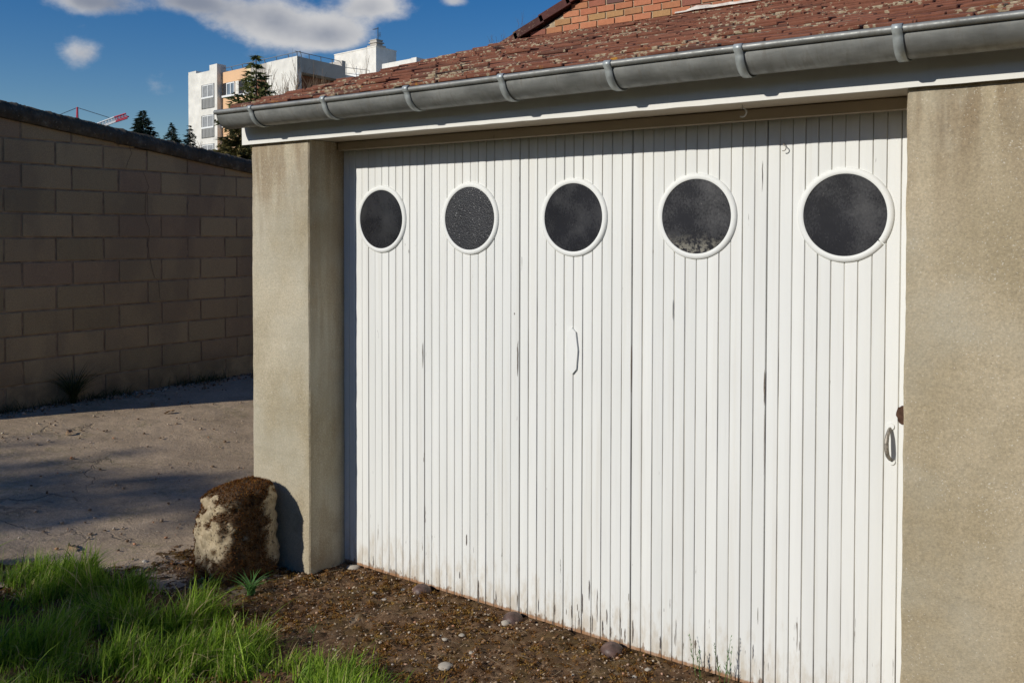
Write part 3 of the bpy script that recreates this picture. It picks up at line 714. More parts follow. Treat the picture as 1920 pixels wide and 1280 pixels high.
# ------------------------------------------------------------------ concrete block wall
bw0 = np.array([-5.556, .226]); bt = np.array([-.023, .99974]); bn = np.array([.99974, .023])     # n points to the driveway
def bwp(s, n, z): p = bw0+bt*s+bn*n; return (p[0], p[1], z)
S0, S1 = -.80, 7.0
def btop(s): return 2.602-.128*s
blk = empty('block_wall', bwp(2., -.1, .2), 'shaded concrete block wall with rough dark sloping coping beside the driveway', 'wall')
mb = MB(); br = random.Random(9)
def clip(poly, s_top):
    out = []
    for i in range(len(poly)):
        a, b = poly[i], poly[(i+1) % len(poly)]; fa, fb = s_top(a[0])-a[1], s_top(b[0])-b[1]
        if fa >= 0: out.append(a)
        if fa*fb < 0: t = fa/(fa-fb); out.append((a[0]+t*(b[0]-a[0]), a[1]+t*(b[1]-a[1])))
    return out
for k in range(-1, 13):
    za = 1.037+(k-4)*.2006; zb = za+.2006; off = .174 if (k-4) % 2 else .031
    s = off-.427*4
    while s < S1+.5:
        a, b = max(S0, s+.008), min(S1, s+.427-.008)
        if b-a > .03:
            j = lambda: br.uniform(-.002, .002)
            poly = clip([(a+j(), za+.008+j()), (b+j(), za+.008+j()), (b+j(), zb-.008+j()), (a+j(), zb-.008+j())], lambda q: btop(q)-.002)
            if len(poly) > 2:
                d = br.uniform(-.002, .002); n0 = len(mb.v); kk = len(poly)
                e = .004; cx = sum(p[0] for p in poly)/kk; cz = sum(p[1] for p in poly)/kk
                mb.v += [bwp(p[0], -.02, p[1]) for p in poly]+[bwp(p[0], d-.003, p[1]) for p in poly]
                mb.v += [bwp(p[0]+(e if p[0] < cx else -e), d, p[1]+(e if p[1] < cz else -e)) for p in poly]
                for lv in (0, 1):
                    for i in range(kk):
                        i2 = (i+1) % kk; mb.f.append((n0+lv*kk+i, n0+lv*kk+i2, n0+(lv+1)*kk+i2, n0+(lv+1)*kk+i)); mb.m.append(0)
                mb.f.append(tuple(n0+2*kk+i for i in range(kk))); mb.m.append(0)
        s += .427
core = [(S0, .0), (S1, .0), (S1, btop(S1)-.004), (S0, btop(S0)-.004)]
n0 = len(mb.v); mb.v += [bwp(s, -.007, z) for s, z in core]+[bwp(s, -.2, z) for s, z in core]
for q in ((0, 1, 2, 3), (7, 6, 5, 4), (0, 4, 5, 1), (1, 5, 6, 2), (2, 6, 7, 3), (3, 7, 4, 0)): mb.f.append(tuple(n0+i for i in q)); mb.m.append(1)
# crack running down the blocks
def onwall(px, py):
    d = ray(px, py); t = ((bw0-CAM[:2])@bn)/(d[:2]@bn); P = CAM+d*t; return (P[:2]-bw0)@bt, P[2]
ck = [(240, 268), (247, 287), (241, 300), (236, 315), (268, 322), (279, 352), (272, 365), (272, 410), (280, 430), (277, 462), (284, 500), (289, 520), (297, 527), (300, 560)]
cs = [onwall(*p) for p in ck]
for (s, z), (s2, z2) in zip(cs[:-1], cs[1:]):
    m_ = 4
    for i in range(m_):
        a = (s+(s2-s)*i/m_+random.uniform(-.004, .004), z+(z2-z)*i/m_); b = (s+(s2-s)*(i+1)/m_, z+(z2-z)*(i+1)/m_)
        mb.quad([bwp(a[0]-.0014, .0032, a[1]), bwp(a[0]+.0014, .0032, a[1]), bwp(b[0]+.0014, .0032, b[1]), bwp(b[0]-.0014, .0032, b[1])], 2)
mb.build('blockwork', [M['block'], M['joint'], M['crack']], blk)
mb = MB(); rows = []; n = 1000
for i in range(n+1):
    s = S0-.02+(S1-S0+.04)*i/n; z = btop(s); q = lambda a, amp=.012: amp*fbm(s*4.3, a*3.1, 7.)+amp*.8*fbm(s*17, a*5, 3.)+amp*.55*fbm(s*61, a*9, 5.)
    rows.append([bwp(s, .028+q(1), z+.0+q(2, .006)), bwp(s, .048+q(3), z+.03+q(4)), bwp(s, .046+q(5), z+.075+q(6)), bwp(s, .030+q(7), z+.118+q(8)), bwp(s, -.02+q(9), z+.140+q(10)), bwp(s, -.1, z+.150+q(11)), bwp(s, -.2, z+.14), bwp(s, -.25, z+.1), bwp(s, -.25, z), bwp(s, .028+q(1), z+q(2, .006))])
mb.grid(rows); mb.quad(rows[0][:-1]); mb.quad(rows[-1][:-1])
mb.build('coping', M['coping'], blk, smooth=True)
adopt(blk)

# ------------------------------------------------------------------ blades, leaves, pebbles
def blades(P, H, Wd, lean, az, seg=3, curl=1.):
    """arrays -> verts, quads for tapered bent blades"""
    n = len(P); V = np.zeros((n, 2*(seg+1), 3)); side = np.stack([-np.sin(az), np.cos(az), 0*az], -1); fwd = np.stack([np.cos(az), np.sin(az), 0*az], -1)
    tw = rng.uniform(0, math.pi, n); wdir = side*np.cos(tw)[:, None]+fwd*np.sin(tw)[:, None]
    for k in range(seg+1):
        t = k/seg; out = lean*(t**1.8)*curl; up = t*(1-.35*np.clip(lean, 0, 1.4)*t)
        c = P+fwd*(out*H)[:, None]+np.array([0, 0, 1])*(up*H)[:, None]
        w = Wd*(1-t)**.7*.5+.0002
        V[:, 2*k] = c-wdir*w[:, None]; V[:, 2*k+1] = c+wdir*w[:, None]
    base = (np.arange(n)*2*(seg+1))[:, None, None]
    q = np.array([[2*k, 2*k+1, 2*k+3, 2*k+2] for k in range(seg)])[None]
    return V.reshape(-1, 3), (base+q).reshape(-1, 4)
# grass
POLY = np.array([(-4.6, -2.55), (-2.72, -1.16), (-1.98, -.74), (-1.66, -.80), (-1.30, -.83), (-.98, -.84), (-.66, -.82), (-.2, -.76), (.26, -.90), (.5, -2.6), (-2.5, -3.0)])
def inside(x, y):
    r = np.zeros(len(x), bool); n = len(POLY)
    for i in range(n):
        x1, y1 = POLY[i]; x2, y2 = POLY[(i+1) % n]
        c = ((y1 > y) != (y2 > y)) & (x < (x2-x1)*(y-y1)/(y2-y1+1e-12)+x1); r ^= c
    return r
def make_grass():
    n = 115000; x = rng.uniform(-3.4, .45, n); y = rng.uniform(-2.5, -.66, n)
    jx = np.array([.10*fbm(a*4, b*4, 11.) for a, b in zip(x, y)])
    k = inside(x, y+jx); x, y = x[k], y[k]
    cl = np.array([fbm(a*3.4, b*3.4, 21., 3) for a, b in zip(x, y)]); big = np.array([fbm(a*1.3, b*1.3, 31., 2) for a, b in zip(x, y)])
    bare = np.array([fbm(a*7, b*7, 41., 2) for a, b in zip(x, y)])
    edge = np.clip((-.70-y)/.14+(x < -1.6)*.6, .20, 1)
    keep = rng.random(len(x)) < np.clip(.42+1.5*cl+.5*bare, .06, 1)*edge; x, y, cl, big = x[keep], y[keep], cl[keep], big[keep]
    H = (.045+.075*rng.random(len(x))**1.2)*(1+1.5*np.clip(cl, -.45, .6))+.02*big
    tall = rng.random(len(x)) < .04; H[tall] *= 1.7; H = np.clip(H, .02, .24)
    Wd = rng.uniform(.0026, .0078, len(x))+(rng.random(len(x)) < .07)*.004; lean = rng.uniform(.05, .85, len(x))+(rng.random(len(x)) < .12)*.7
    caz = np.array([fbm(a*2.3, b*2.3, 51., 2) for a, b in zip(x, y)])*5+.6; az = caz+rng.normal(0, 1.1, len(x))
    z = np.array([soil_z(a, b) for a, b in zip(x, y)])-.006
    V, Fq = blades(np.stack([x, y, z], -1), H, Wd, lean, az, 4)
    tag(fast_mesh('grass', V, Fq, M['grass'], smooth=True), 'bright green grass along the verge in front of the driveway', 'grass', kind='stuff')
make_grass()
# moss, straw and gravel on the soil bed
def make_moss():
    n = 15000; x = rng.uniform(-2.7, 1.3, n); y = rng.uniform(-1.6, -.012, n)
    fr = np.array([fbm(a*3.2+3, b*3.2, 61., 4) for a, b in zip(x, y)]); mk = np.array([soil_mask(a, b) for a, b in zip(x, y)])
    keep = (rng.random(n) < np.clip(.55+1.5*fr, .05, 1)) & (mk > .03) & ~((x < XP) & (y > -D) & (x > XL)); x, y, fr = x[keep], y[keep], fr[keep]
    m = len(x); per = 22; rad = rng.uniform(.006, .020, m)*(1+.5*np.clip(fr, 0, 1)); tone = rng.random(m)*.75
    z = np.array([soil_z(a, b) for a, b in zip(x, y)])-.003
    th = np.arccos(rng.uniform(.05, 1, (m, per))); az = rng.uniform(0, 6.28, (m, per)); d = np.stack([np.sin(th)*np.cos(az), np.sin(th)*np.sin(az), .8*np.cos(th)], -1)
    P = np.stack([x, y, z], -1)[:, None]+d*rad[:, None, None]*rng.uniform(.35, .7, (m, per, 1)); L = d*rad[:, None, None]*rng.uniform(.35, .75, (m, per, 1))+rng.normal(0, .0018, (m, per, 3))
    sdv = np.cross(d, rng.normal(0, 1, (m, per, 3))); sdv /= np.linalg.norm(sdv, axis=-1, keepdims=True)+1e-9; sdv *= rng.uniform(.0016, .0038, (m, per, 1))
    V = np.stack([P-sdv, P+sdv, P+L], 2).reshape(-1, 3); o = fast_mesh('moss_carpet', V, np.arange(len(V)).reshape(-1, 3), M['groundmoss'])
    at = o.data.attributes.new('tone', 'FLOAT', 'POINT'); at.data.foreach_set('value', np.repeat(tone, per*3).astype(np.float32))
    tag(o, 'brown tufted moss covering the soil in front of the garage door', 'moss', kind='stuff')
    # crumbled leaves and bark between the cushions
    n = 5200; x = rng.uniform(-2.6, 1.3, n); y = rng.uniform(-1.4, -.012, n); mk = np.array([soil_mask(a, b) for a, b in zip(x, y)])
    k = (mk > .02) & ~((x < XP) & (y > -D-.01) & (x > XL)); x, y = x[k], y[k]; m = len(x); z = np.array([soil_z(a, b) for a, b in zip(x, y)])+.006+.008*rng.random(m)
    a = rng.uniform(0, 6.28, m); L = rng.uniform(.003, .011, m); w = L*rng.uniform(.25, .7, m); P = np.stack([x, y, z], -1)
    u = np.stack([np.cos(a), np.sin(a), rng.normal(0, .35, m)], -1); v = np.stack([-np.sin(a), np.cos(a), rng.normal(0, .35, m)], -1)
    V = np.stack([P-u*L[:, None], P-v*w[:, None], P+u*L[:, None], P+v*w[:, None]], 1).reshape(-1, 3)
    tag(fast_mesh('leaf_crumbs', V, np.arange(len(V)).reshape(-1, 4), M['crumb']), 'rust and tan crumbs of dead leaves strewn over the mossy soil', 'litter', kind='stuff')
make_moss()
ICO = None
def ico(sub=1):
    bm = bmesh.new(); bmesh.ops.create_icosphere(bm, subdivisions=sub, radius=1.); v = np.array([p.co[:] for p in bm.verts]); f = np.array([[q.index for q in fc.verts] for fc in bm.faces]); bm.free(); return v, f
def pebbles(P, R_, flat=.6, sub=1):
    v, f = ico(sub); n = len(P); rough = 1+rng.uniform(-.18, .18, (n, len(v)))
    sc = np.stack([rng.uniform(.7, 1.3, n), rng.uniform(.6, 1.1, n), rng.uniform(.4, .8, n)], -1)*R_[:, None]
    a = rng.uniform(0, 6.28, n); V = v[None]*rough[..., None]*sc[:, None]
    c, s = np.cos(a)[:, None], np.sin(a)[:, None]; X = V[..., 0]*c-V[..., 1]*s; Y = V[..., 0]*s+V[..., 1]*c
    V = np.stack([X, Y, V[..., 2]], -1)+P[:, None]
    return V.reshape(-1, 3), (f[None]+(np.arange(n)*len(v))[:, None, None]).reshape(-1, 3)
def make_gravel():
    n = 6500; x = rng.uniform(-2.6, 1.3, n); y = rng.uniform(-1.3, -.01, n)
    mk = np.array([soil_mask(a, b) for a, b in zip(x, y)]); k = (mk > .0) & ~((x < XP) & (y > -D) & (x > XL)) & ~(inside(x, y) & (rng.random(n) < .85))
    x, y = x[k], y[k]; rad = .0022+.0058*rng.random(len(x))**2.6
    z = np.array([soil_z(a, b) for a, b in zip(x, y)])+rad*.25+.004
    V, Fq = pebbles(np.stack([x, y, z], -1), rad)
    tag(fast_mesh('gravel', V, Fq, M['gravel']), 'small pale and rusty stones scattered over the mossy soil', 'gravel', kind='stuff')
    n = 420; x = rng.uniform(-2.3, 1.2, n); y = rng.uniform(-1.2, -.03, n); mk = np.array([soil_mask(a, b) for a, b in zip(x, y)])
    k = (mk > .03) & ~((x < XP) & (y > -D-.02)) ; x, y = x[k], y[k]; m = len(x)
    z = np.array([soil_z(a, b) for a, b in zip(x, y)])+.010
    L = rng.uniform(.02, .085, m); az = rng.uniform(0, 6.28, m); d = np.stack([np.cos(az), np.sin(az), rng.uniform(-.05, .12, m)], -1)*L[:, None]
    sd_ = np.stack([-np.sin(az), np.cos(az), 0*az], -1)*.0009; P = np.stack([x, y, z], -1)
    V = np.stack([P-sd_, P+sd_, P+d+sd_*.6, P+d-sd_*.6], 1).reshape(-1, 3); Fq = np.arange(4*m).reshape(-1, 4)
    tag(fast_mesh('straw_litter', V, Fq, M['straw']), 'thin dry grass stalks lying over the mossy soil', 'straw', kind='stuff')
make_gravel()
def drive_grit():
    n = 3000; x = rng.uniform(-5.4, -1.9, n); y = rng.uniform(-1.4, 4.5, n); rad = .003+.010*rng.random(n)**3
    k = np.array([fbm(a*1.6, b*1.6, 71., 3) for a, b in zip(x, y)])+rng.normal(0, .25, n) > 0.; x, y, rad = x[k], y[k], rad[k]
    V, Fq = pebbles(np.stack([x, y, GZa(x)+rad*.3+.004], -1), rad); tag(fast_mesh('grit', V, Fq, M['gravel']), 'loose grit and crumbs scattered over the worn driveway', 'grit', kind='stuff')
drive_grit()
def wall_litter():
    n = 900; sx = rng.uniform(-.7, 5., n); nn = np.abs(rng.normal(.03, .13, n))+.012; q = bw0[None]+bt[None]*sx[:, None]+bn[None]*nn[:, None]
    rad = .006+.014*rng.random(n)**2; z = GZa(q[:, 0])+rad*.3
    V, Fq = pebbles(np.stack([q[:, 0], q[:, 1], z], -1), rad)
    tag(fast_mesh('leaf_litter', V, Fq, M['gravel']), 'dark crumbs and leaf litter along the foot of the block wall', 'litter', kind='stuff')
wall_litter()
# larger pale pebbles one can count
PB = [(664, 1058, .030, 'large pale pebble in the corner between pillar reveal and door'), (948, 1165, .020, 'pale grey pebble beside the middle red brown stone'), (834, 1196, .017, 'pale pebble in the middle of the mossy soil'), (826, 1184, .009, None), (743, 1110, .013, None), (720, 1113, .012, None), (835, 1245, .026, 'flat sandy stone lying nearest the grass tips'), (776, 1230, .010, None), (1215, 1253, .012, None), (884, 1217, .012, None), (702, 1107, .012, None), (756, 1099, .011, None), (757, 1109, .008, None), (866, 1187, .013, None), (1190, 1265, .010, None), (272, 1049, .022, 'pale stone chip on the driveway edge left of the mossy boulder')]
for px, py, r, lab in PB:
    p = onz(px, py, .01); p[2] = soil_z(p[0], p[1])+r*.30
    V, Fq = pebbles(np.zeros((1, 3)), np.array([r]), sub=2)
    V[:, 2] *= .75; o = fast_mesh('pebble', V, Fq, M['pebble']); o.location = p
    tag(o, lab or 'small pale pebble on the brown mossy soil before the garage door', 'pebble', 'pale pebbles on the soil')
for (x, lab) in ((-.80, 'rounded dark stone at the door foot, nearest the left pillar'), (-.268, 'rounded red brown stone at the door foot, middle of three'), (.228, 'rounded red brown stone at the door foot, nearest the camera')):
    mb = MB(); rows = []; sx, sy, sz = (.046, .046, .036)
    for i in range(17):
        th = math.pi*i/16; rows.append([(sx*math.sin(th)*math.cos(a)*(1+.10*fbm(math.cos(a)*2+x*7, math.sin(a)*2, th)), sy*math.sin(th)*math.sin(a), sz*math.cos(th)*(1+.06*fbm(math.cos(a)*3, math.sin(a)*3, th+x))) for a in np.linspace(0, 2*math.pi, 25)])
    mb.grid(rows); o = mb.build('edge_stone', M['redstone'], None, smooth=True); o.location = (x, -.058, .0); o.rotation_euler = (0, 0, x)
    tag(o, lab, 'stone', 'half buried stones at the door foot')

# ------------------------------------------------------------------ mossy boulder by the pillar
def boulder():
    root = empty('boulder', (-1.715, -.42, 0), 'knee-high pale boulder with rust brown moss leaning on the left pillar', 'boulder')
    NZ, NA = 60, 96; V = []; mossv = []; nrm = []
    H = .485
    def surf(t, a):
        # superellipse cross-section, tapering upward, left shoulder cut back
        z = H*(1-(1-t)**1.0)
        top = max(0., (t-.84)/.16); prof = math.sqrt(max(0., 1-top**3.2)) if t > .84 else 1.
        bul = 1.0+.06*math.sin(math.pi*min(1, t/.75))-.12*max(0, .12-t)/.12
        wx, wy = .172, .166
        e = 3.4; c, s = math.cos(a), math.sin(a); r = (abs(c)**e+abs(s)**e)**(-1/e)
        x = wx*r*c*bul*prof; y = wy*r*s*bul*prof
        lf = max(0., -(x*.8+y*.59)/.2); tap = 1-.19*t**1.6*min(1., lf)-.04*t
        x *= tap; y *= tap
        n_ = .016*fbm(x*9, y*9, z*9, 4)+.012*fbm(x*22, y*22, z*22, 3)
        l = math.hypot(x, y)+1e-6; x += x/l*n_; y += y/l*n_
        zt = z-.05*max(0, -x/.15)*max(0, (t-.6)/.4)+.008*fbm(x*14, y*14, 9.)*(t > .6)+.012*max(0, y/.15)*t
        return (x+.01*t, y, zt)
    for i in range(NZ+1):
        t = (i/NZ); t = 1-(1-t)**1.25
        for j in range(NA): V.append(surf(t, 2*math.pi*j/NA))
    V = np.array(V); V[:, 2] -= .03
    idx = np.arange((NZ+1)*NA).reshape(NZ+1, NA); nxt = np.roll(idx, -1, 1)
    Fq = np.stack([idx[:-1], nxt[:-1], nxt[1:], idx[1:]], -1).reshape(-1, 4)
    o = fast_mesh('rock', V+np.array(root.location), Fq, M['stone'], root, smooth=True)
    me = o.data; N = np.array([v.normal[:] for v in me.vertices])
    mo = np.zeros(len(V))
    for i, (p, n) in enumerate(zip(V, N)):
        q = .30*fbm(p[0]*11, p[1]*11, p[2]*11, 4)+.16*fbm(p[0]*34, p[1]*34, p[2]*34, 3)
        top = max(0, n[2])*1.5*(p[2] > .25)
        back = max(0., n[0])*.75-1.3*max(0, (p[1]+.005)/.12)*max(0., n[0]) # right-hand face, less toward the pillar
        low = max(0, .21-p[2])/.21*1.0
        edge = .95*max(0, -n[0]-.2)-.2*(n[1] < -.45)*(p[0] < .05)
        mo[i] = min(1, max(0, (top+back+low+edge+q-.30)*3.2))
    at = me.attributes.new('moss', 'FLOAT', 'POINT'); at.data.foreach_set('value', mo.astype(np.float32))
    # moss pile: short tufts standing off the rock
    w = mo.reshape(NZ+1, NA); pts = []; dirs = []
    for _ in range(30000):
        i = rng.integers(1, NZ-0); j = rng.integers(0, NA)
        if rng.random() > w[i, j]*.9: continue
        j2 = (j+1) % NA; i2 = min(NZ, i+1); a, b = rng.random(2)
        p = (V[i*NA+j]*(1-a)+V[i*NA+j2]*a)*(1-b)+(V[i2*NA+j]*(1-a)+V[i2*NA+j2]*a)*b
        pts.append(p); dirs.append(N[i*NA+j])
    P = np.array(pts); Dn = np.array(dirs)+rng.normal(0, .55, (len(pts), 3)); Dn[:, 2] += .25; Dn /= np.linalg.norm(Dn, axis=1)[:, None]
    L = rng.uniform(.004, .014, len(P)); sdv = np.cross(Dn, rng.normal(0, 1, (len(P), 3))); sdv /= np.linalg.norm(sdv, axis=1)[:, None]+1e-9; wd = rng.uniform(.0012, .0028, len(P))
    VV = np.stack([P-sdv*wd[:, None], P+sdv*wd[:, None], P+Dn*L[:, None]], 1).reshape(-1, 3)+np.array(root.location)
    ms = fast_mesh('moss', VV, np.arange(len(VV)).reshape(-1, 3), M['moss'], root); ms['kind'] = 'stuff'
    adopt(root)
boulder()

# ------------------------------------------------------------------ small plants and leaves
def rosette(px, py, n, L, lab, name='rosette_weed', up=.5, zz=.005, mat='weed', group=None, loc=None, wd=(.006, .011)):
    p = onz(px, py, zz) if loc is None else np.array(loc); z = soil_z(p[0], p[1]) if loc is None else p[2]
    az = rng.uniform(0, 6.28, n); H = rng.uniform(.6, 1.15, n)*L
    V, Fq = blades(rng.normal(0, .006, (n, 3))*np.array([1, 1, 0]), H, rng.uniform(*wd, n), rng.uniform(.5*(1-up)+.1, 1.5*(1-up)+.3, n), az, 4)
    o = fast_mesh(name, V, Fq, M[mat], smooth=True); o.location = (p[0], p[1], z); return tag(o, lab, 'weed', group)
rosette(470, 1112, 60, .115, 'green rosette weed at the foot of the boulder, towards the door', up=.35)
rosette(388, 1098, 24, .08, 'small green weed at the left foot of the boulder', up=.35)
rosette(585, 1178, 9, .05, 'tiny green grass shoot alone on the mossy soil', 'grass_shoot', .8, wd=(.002, .004))
rosette(0, 0, 150, .40, 'dull tuft of long grass against the shaded block wall', 'grass_tuft', .55, mat='darkgrass', loc=(*bwp(.54, .10, 0)[:2], .235), wd=(.005, .009))
def wall_grass():
    n = 2600; sx = rng.uniform(-.7, 4.2, n); k = np.array([fbm(a*1.9, 2., 81., 3) for a in sx])+rng.normal(0, .2, n) > .02; sx = sx[k]; m = len(sx)
    nn = np.abs(rng.normal(.02, .06, m))+.012; q = bw0[None]+bt[None]*sx[:, None]+bn[None]*nn[:, None]
    V, Fq = blades(np.stack([q[:, 0], q[:, 1], GZa(q[:, 0])-.005], -1), rng.uniform(.03, .15, m), rng.uniform(.003, .007, m), rng.uniform(.2, 1.4, m), rng.uniform(0, 6.28, m), 3)
    tag(fast_mesh('wall_grass', V, Fq, M['darkgrass'], smooth=True), 'dull low grass growing along the foot of the block wall', 'grass', kind='stuff')
wall_grass()
def spire(x, y, h, lab, k):
    root_mb = MB(); r_ = random.Random(k)
    for s in range(3):
        hh = h*r_.uniform(.65, 1); dx, dy = r_.uniform(-.03, .03), r_.uniform(-.02, .01); b = (r_.uniform(-.015, .015), r_.uniform(-.01, .01))
        root_mb.tube([(b[0], b[1], 0), (b[0]+dx*.5, b[1]+dy*.5, hh*.5), (b[0]+dx, b[1]+dy, hh)], [.0012, .001, .0004], 4)
        for q in range(16):
            t = r_.uniform(.15, 1); a = r_.uniform(0, 6.28); L = .022*(1.2-t*.7); c = Vector((b[0]+dx*t, b[1]+dy*t, hh*t)); d = Vector((math.cos(a)*.6, math.sin(a)*.6, .8))*L; sdv = Vector((-math.sin(a), math.cos(a), 0))*.002
            root_mb.quad([c-sdv*.4, c+d*.5-sdv, c+d, c+d*.5+sdv])
    o = root_mb.build('spire_weed', M['weed']); o.location = (x, y, soil_z(x, y)); tag(o, lab, 'weed')
spire(.60, -.045, .16, 'thin green weed growing against the door foot, left of two', 3)
spire(.705, -.05, .22, 'tall thin dry weed growing against the door foot, right of two', 4)
for (px, py, lab) in ((318, 768, 'curled brown leaf at the edge of the wall shadow'), (130, 806, 'pale torn leaf on the driveway near the photo left edge'), (285, 757, 'brown leaf lying in the wall shadow'), (346, 722, 'brown leaf at the block wall foot, near the pillar edge'), (134, 1035, 'small dark leaf on the driveway above the grass')):
    p = onz(px, py, .12); p = onz(px, py, GZ(p[0], p[1])); mb = MB(); rows = []
    for i in range(6):
        t = i/5; w = .022*math.sin(math.pi*(.08+.88*t)); rows.append([((t-.5)*.085, -w, .010+.014*math.sin(t*5)), ((t-.5)*.085, 0, .004+.01*t), ((t-.5)*.085, w, .014)])
    mb.grid(rows); o = mb.build('fallen_leaf', M['leafbrown']); o.location = (p[0], p[1], GZ(p[0], p[1])+.006); o.rotation_euler = (random.uniform(-.3, .3), random.uniform(-.3, .3), random.uniform(0, 6)); tag(o, lab, 'leaf', 'dead leaves on the driveway')

def twigs(mb, p, d, L, r, depth, rr, spread=.5, sides=3, n=3):
    p = Vector(p); d = Vector(d).normalized(); q = p; pts = [p]
    for i in range(3):
        d = (d+Vector((rr.uniform(-1, 1), rr.uniform(-1, 1), rr.uniform(-.3, .8)))*.10).normalized(); q = q+d*L/3; pts.append(q)
    mb.tube(pts, [r, r*.85, r*.7, r*.55], sides, cap=False)
    if depth <= 0: return
    for k in range(n):
        t = rr.uniform(.35, 1.0); b = pts[0].lerp(pts[3], t) if k else pts[3]
        nd = (d+Vector((rr.uniform(-1, 1), rr.uniform(-1, 1), rr.uniform(-.2, .9)))*spread).normalized()
        twigs(mb, b, nd, L*rr.uniform(.55, .8), r*.6, depth-1, rr, spread, sides, n)
for (px, py, h, lab) in ((988, 78, .16, 'bare twiggy weed rooted on the verge tiles, nearer the bricks'), (930, 92, .10, 'smaller bare twiggy weed rooted at the low end of the verge')):
    p = ony(px, py, YH+.12); mb = MB(); rr = random.Random(px)
    for k in range(4): twigs(mb, (rr.uniform(-.05, .05), rr.uniform(-.03, .03), -.02), (rr.uniform(-.3, .3), 0, 1), h*rr.uniform(.5, .8), .0016, 2, rr, .5, 3, 3)
    o = mb.build('roof_weed', M['bark']); o.location = p; tag(o, lab, 'weed')

# ------------------------------------------------------------------ far trees
def conifer(px, ytop, ybase_px, D_, wpx, lab, mat, seed, droop=.25, dens=1., name='conifer_tree', group=None, power=.85, lays=26):
    top = atd(px, ytop, D_); h = top[2]-.2; x, y = top[0], top[1]
    root = empty(name, (x, y, .2), lab, 'tree', group); rr = np.random.default_rng(seed)
    mb = MB(); mb.tube([(x, y, .0), (x, y, .2+h*.5), (x, y, .2+h*.99)], [h*.016, h*.009, h*.002], 6); mb.build('trunk', M['bark'], root)
    tot = (ybase_px-ytop)/F*D_; wmax = wpx/F*D_/2; T = []; 
    lay = int(lays*dens)
    for k in range(lay):
        u = (k+rr.uniform(0, .8))/lay; z = .2+h-u*tot*1.02; rad = wmax*(u**power)*rr.uniform(.75, 1.1)+.03*wmax
        nb = int(6+8*u)
        for b in range(nb):
            a = rr.uniform(0, 6.28); Lb = rad*rr.uniform(.55, 1.12); m = max(6, int(34*Lb/wmax*dens))
            s = rr.random(m)**.7; zc = z-droop*Lb*s**1.3+.16*Lb*s**3+rr.normal(0, .012*wmax, m)
            off = rr.normal(0, .07*Lb, m)*(1.1-s); cx = x+np.cos(a)*Lb*s-np.sin(a)*off; cy = y+np.sin(a)*Lb*s+np.cos(a)*off
            P = np.stack([cx, cy, zc], -1); sz = wmax*rr.uniform(.06, .15, m)
            d1 = np.stack([np.cos(a)+rr.normal(0, .5, m), np.sin(a)+rr.normal(0, .5, m), rr.normal(-.15, .35, m)], -1); d2 = rr.normal(0, 1, (m, 3))*.45
            T.append(np.stack([P-d2*sz[:, None]*.4, P+d2*sz[:, None]*.4, P+d1*sz[:, None]], 1))
    V = np.concatenate(T).reshape(-1, 3); fast_mesh('crown', V, np.arange(len(V)).reshape(-1, 3), M[mat], root)
    adopt(root)
conifer(268, 207, 262, 62, 68, 'dark spruce above the block wall, the tallest and leftmost of three', 'spruce', 1, .30, 1.3, group='spruces beyond the block wall')
conifer(322, 231, 280, 66, 48, 'dark spruce above the block wall, the middle one of three', 'spruce', 2, .3, 1.2, group='spruces beyond the block wall')
conifer(356, 236, 300, 64, 52, 'dark spruce half hidden by the white apartment block', 'spruce', 3, .3, 1.2, group='spruces beyond the block wall')
conifer(480, 101, 245, 42, 160, 'slender green conifer with ragged boughs before the apartment block', 'needle2', 5, .06, 1.15, power=1.15, lays=17)
conifer(447, 218, 330, 22, 135, 'bronze green conifer crown below the gutter end, over the coping', 'cedar', 6, .05, 1.5, name='cedar_tree')
def bare_tree(px, py, D_, htop, lab, seed, spread=.42, name='bare_tree', n=3, depth=4):
    b = atd(px, py, D_); top = atd(px, htop, D_)[2]; root = empty(name, (b[0], b[1], .2), lab, 'tree', 'bare shrubs before the apartment block'); rr = random.Random(seed); mb = MB()
    z0 = .2; H = top-z0
    mb2 = MB(); mb2.tube([(b[0], b[1], .0), (b[0], b[1], z0+H*.45)], [.09, .06], 6); mb2.build('trunk', M['bark'], root)
    for k in range(7): twigs(mb, (b[0], b[1], z0+H*rr.uniform(.3, .46)), (rr.uniform(-.6, .6), rr.uniform(-.6, .6), 1), H*.21, .06, depth, rr, spread, 3, n)
    mb.build('crown', M['twig'], root); adopt(root)
bare_tree(528, 170, 45, 118, 'bare twiggy tree right of the slender conifer, before the white gable', 21)
bare_tree(557, 170, 47, 116, 'bare twiggy tree before the corner of the apartment block', 22)
bare_tree(605, 170, 50, 122, 'bare twiggy tree before the brown loggia of the apartment block', 23)
bare_tree(672, 165, 50, 118, 'bare twiggy tree before the white penthouse', 24)
bare_tree(398, 260, 34, 246, 'bare twigs above the coping before the lowest white bay', 25)

# ------------------------------------------------------------------ apartment block
DB = 86.; K = atd(557, 105, DB)
def vp(x): d = ray(x, 425); d[2] = 0; return d/np.linalg.norm(d)
E1 = vp(-930); E2 = vp(2080)                       # along the sunlit front (leftwards), along the shaded flank
N1 = np.array([E1[1], -E1[0], 0]);  N1 = N1 if N1@(CAM-K) > 0 else -N1
N2 = np.array([E2[1], -E2[0], 0]);  N2 = N2 if N2@(CAM-K) > 0 else -N2
def hit(px, py, O, N): d = ray(px, py); t = ((O-CAM)@N)/(d@N); return CAM+d*t
def f1(px, py, n=0.): P = hit(px, py, K+N1*n, N1); return (P-K)@E1/1., P[2]      # (along, z) on the front
def f2(px, py): P = hit(px, py, K, N2); return (P-K)@E2, P[2]
apt = empty('apartment_building', (K[0], K[1], .2), 'white and apricot apartment block with roof railings far behind the block wall', 'building')
UZ = np.array([0, 0, 1.])
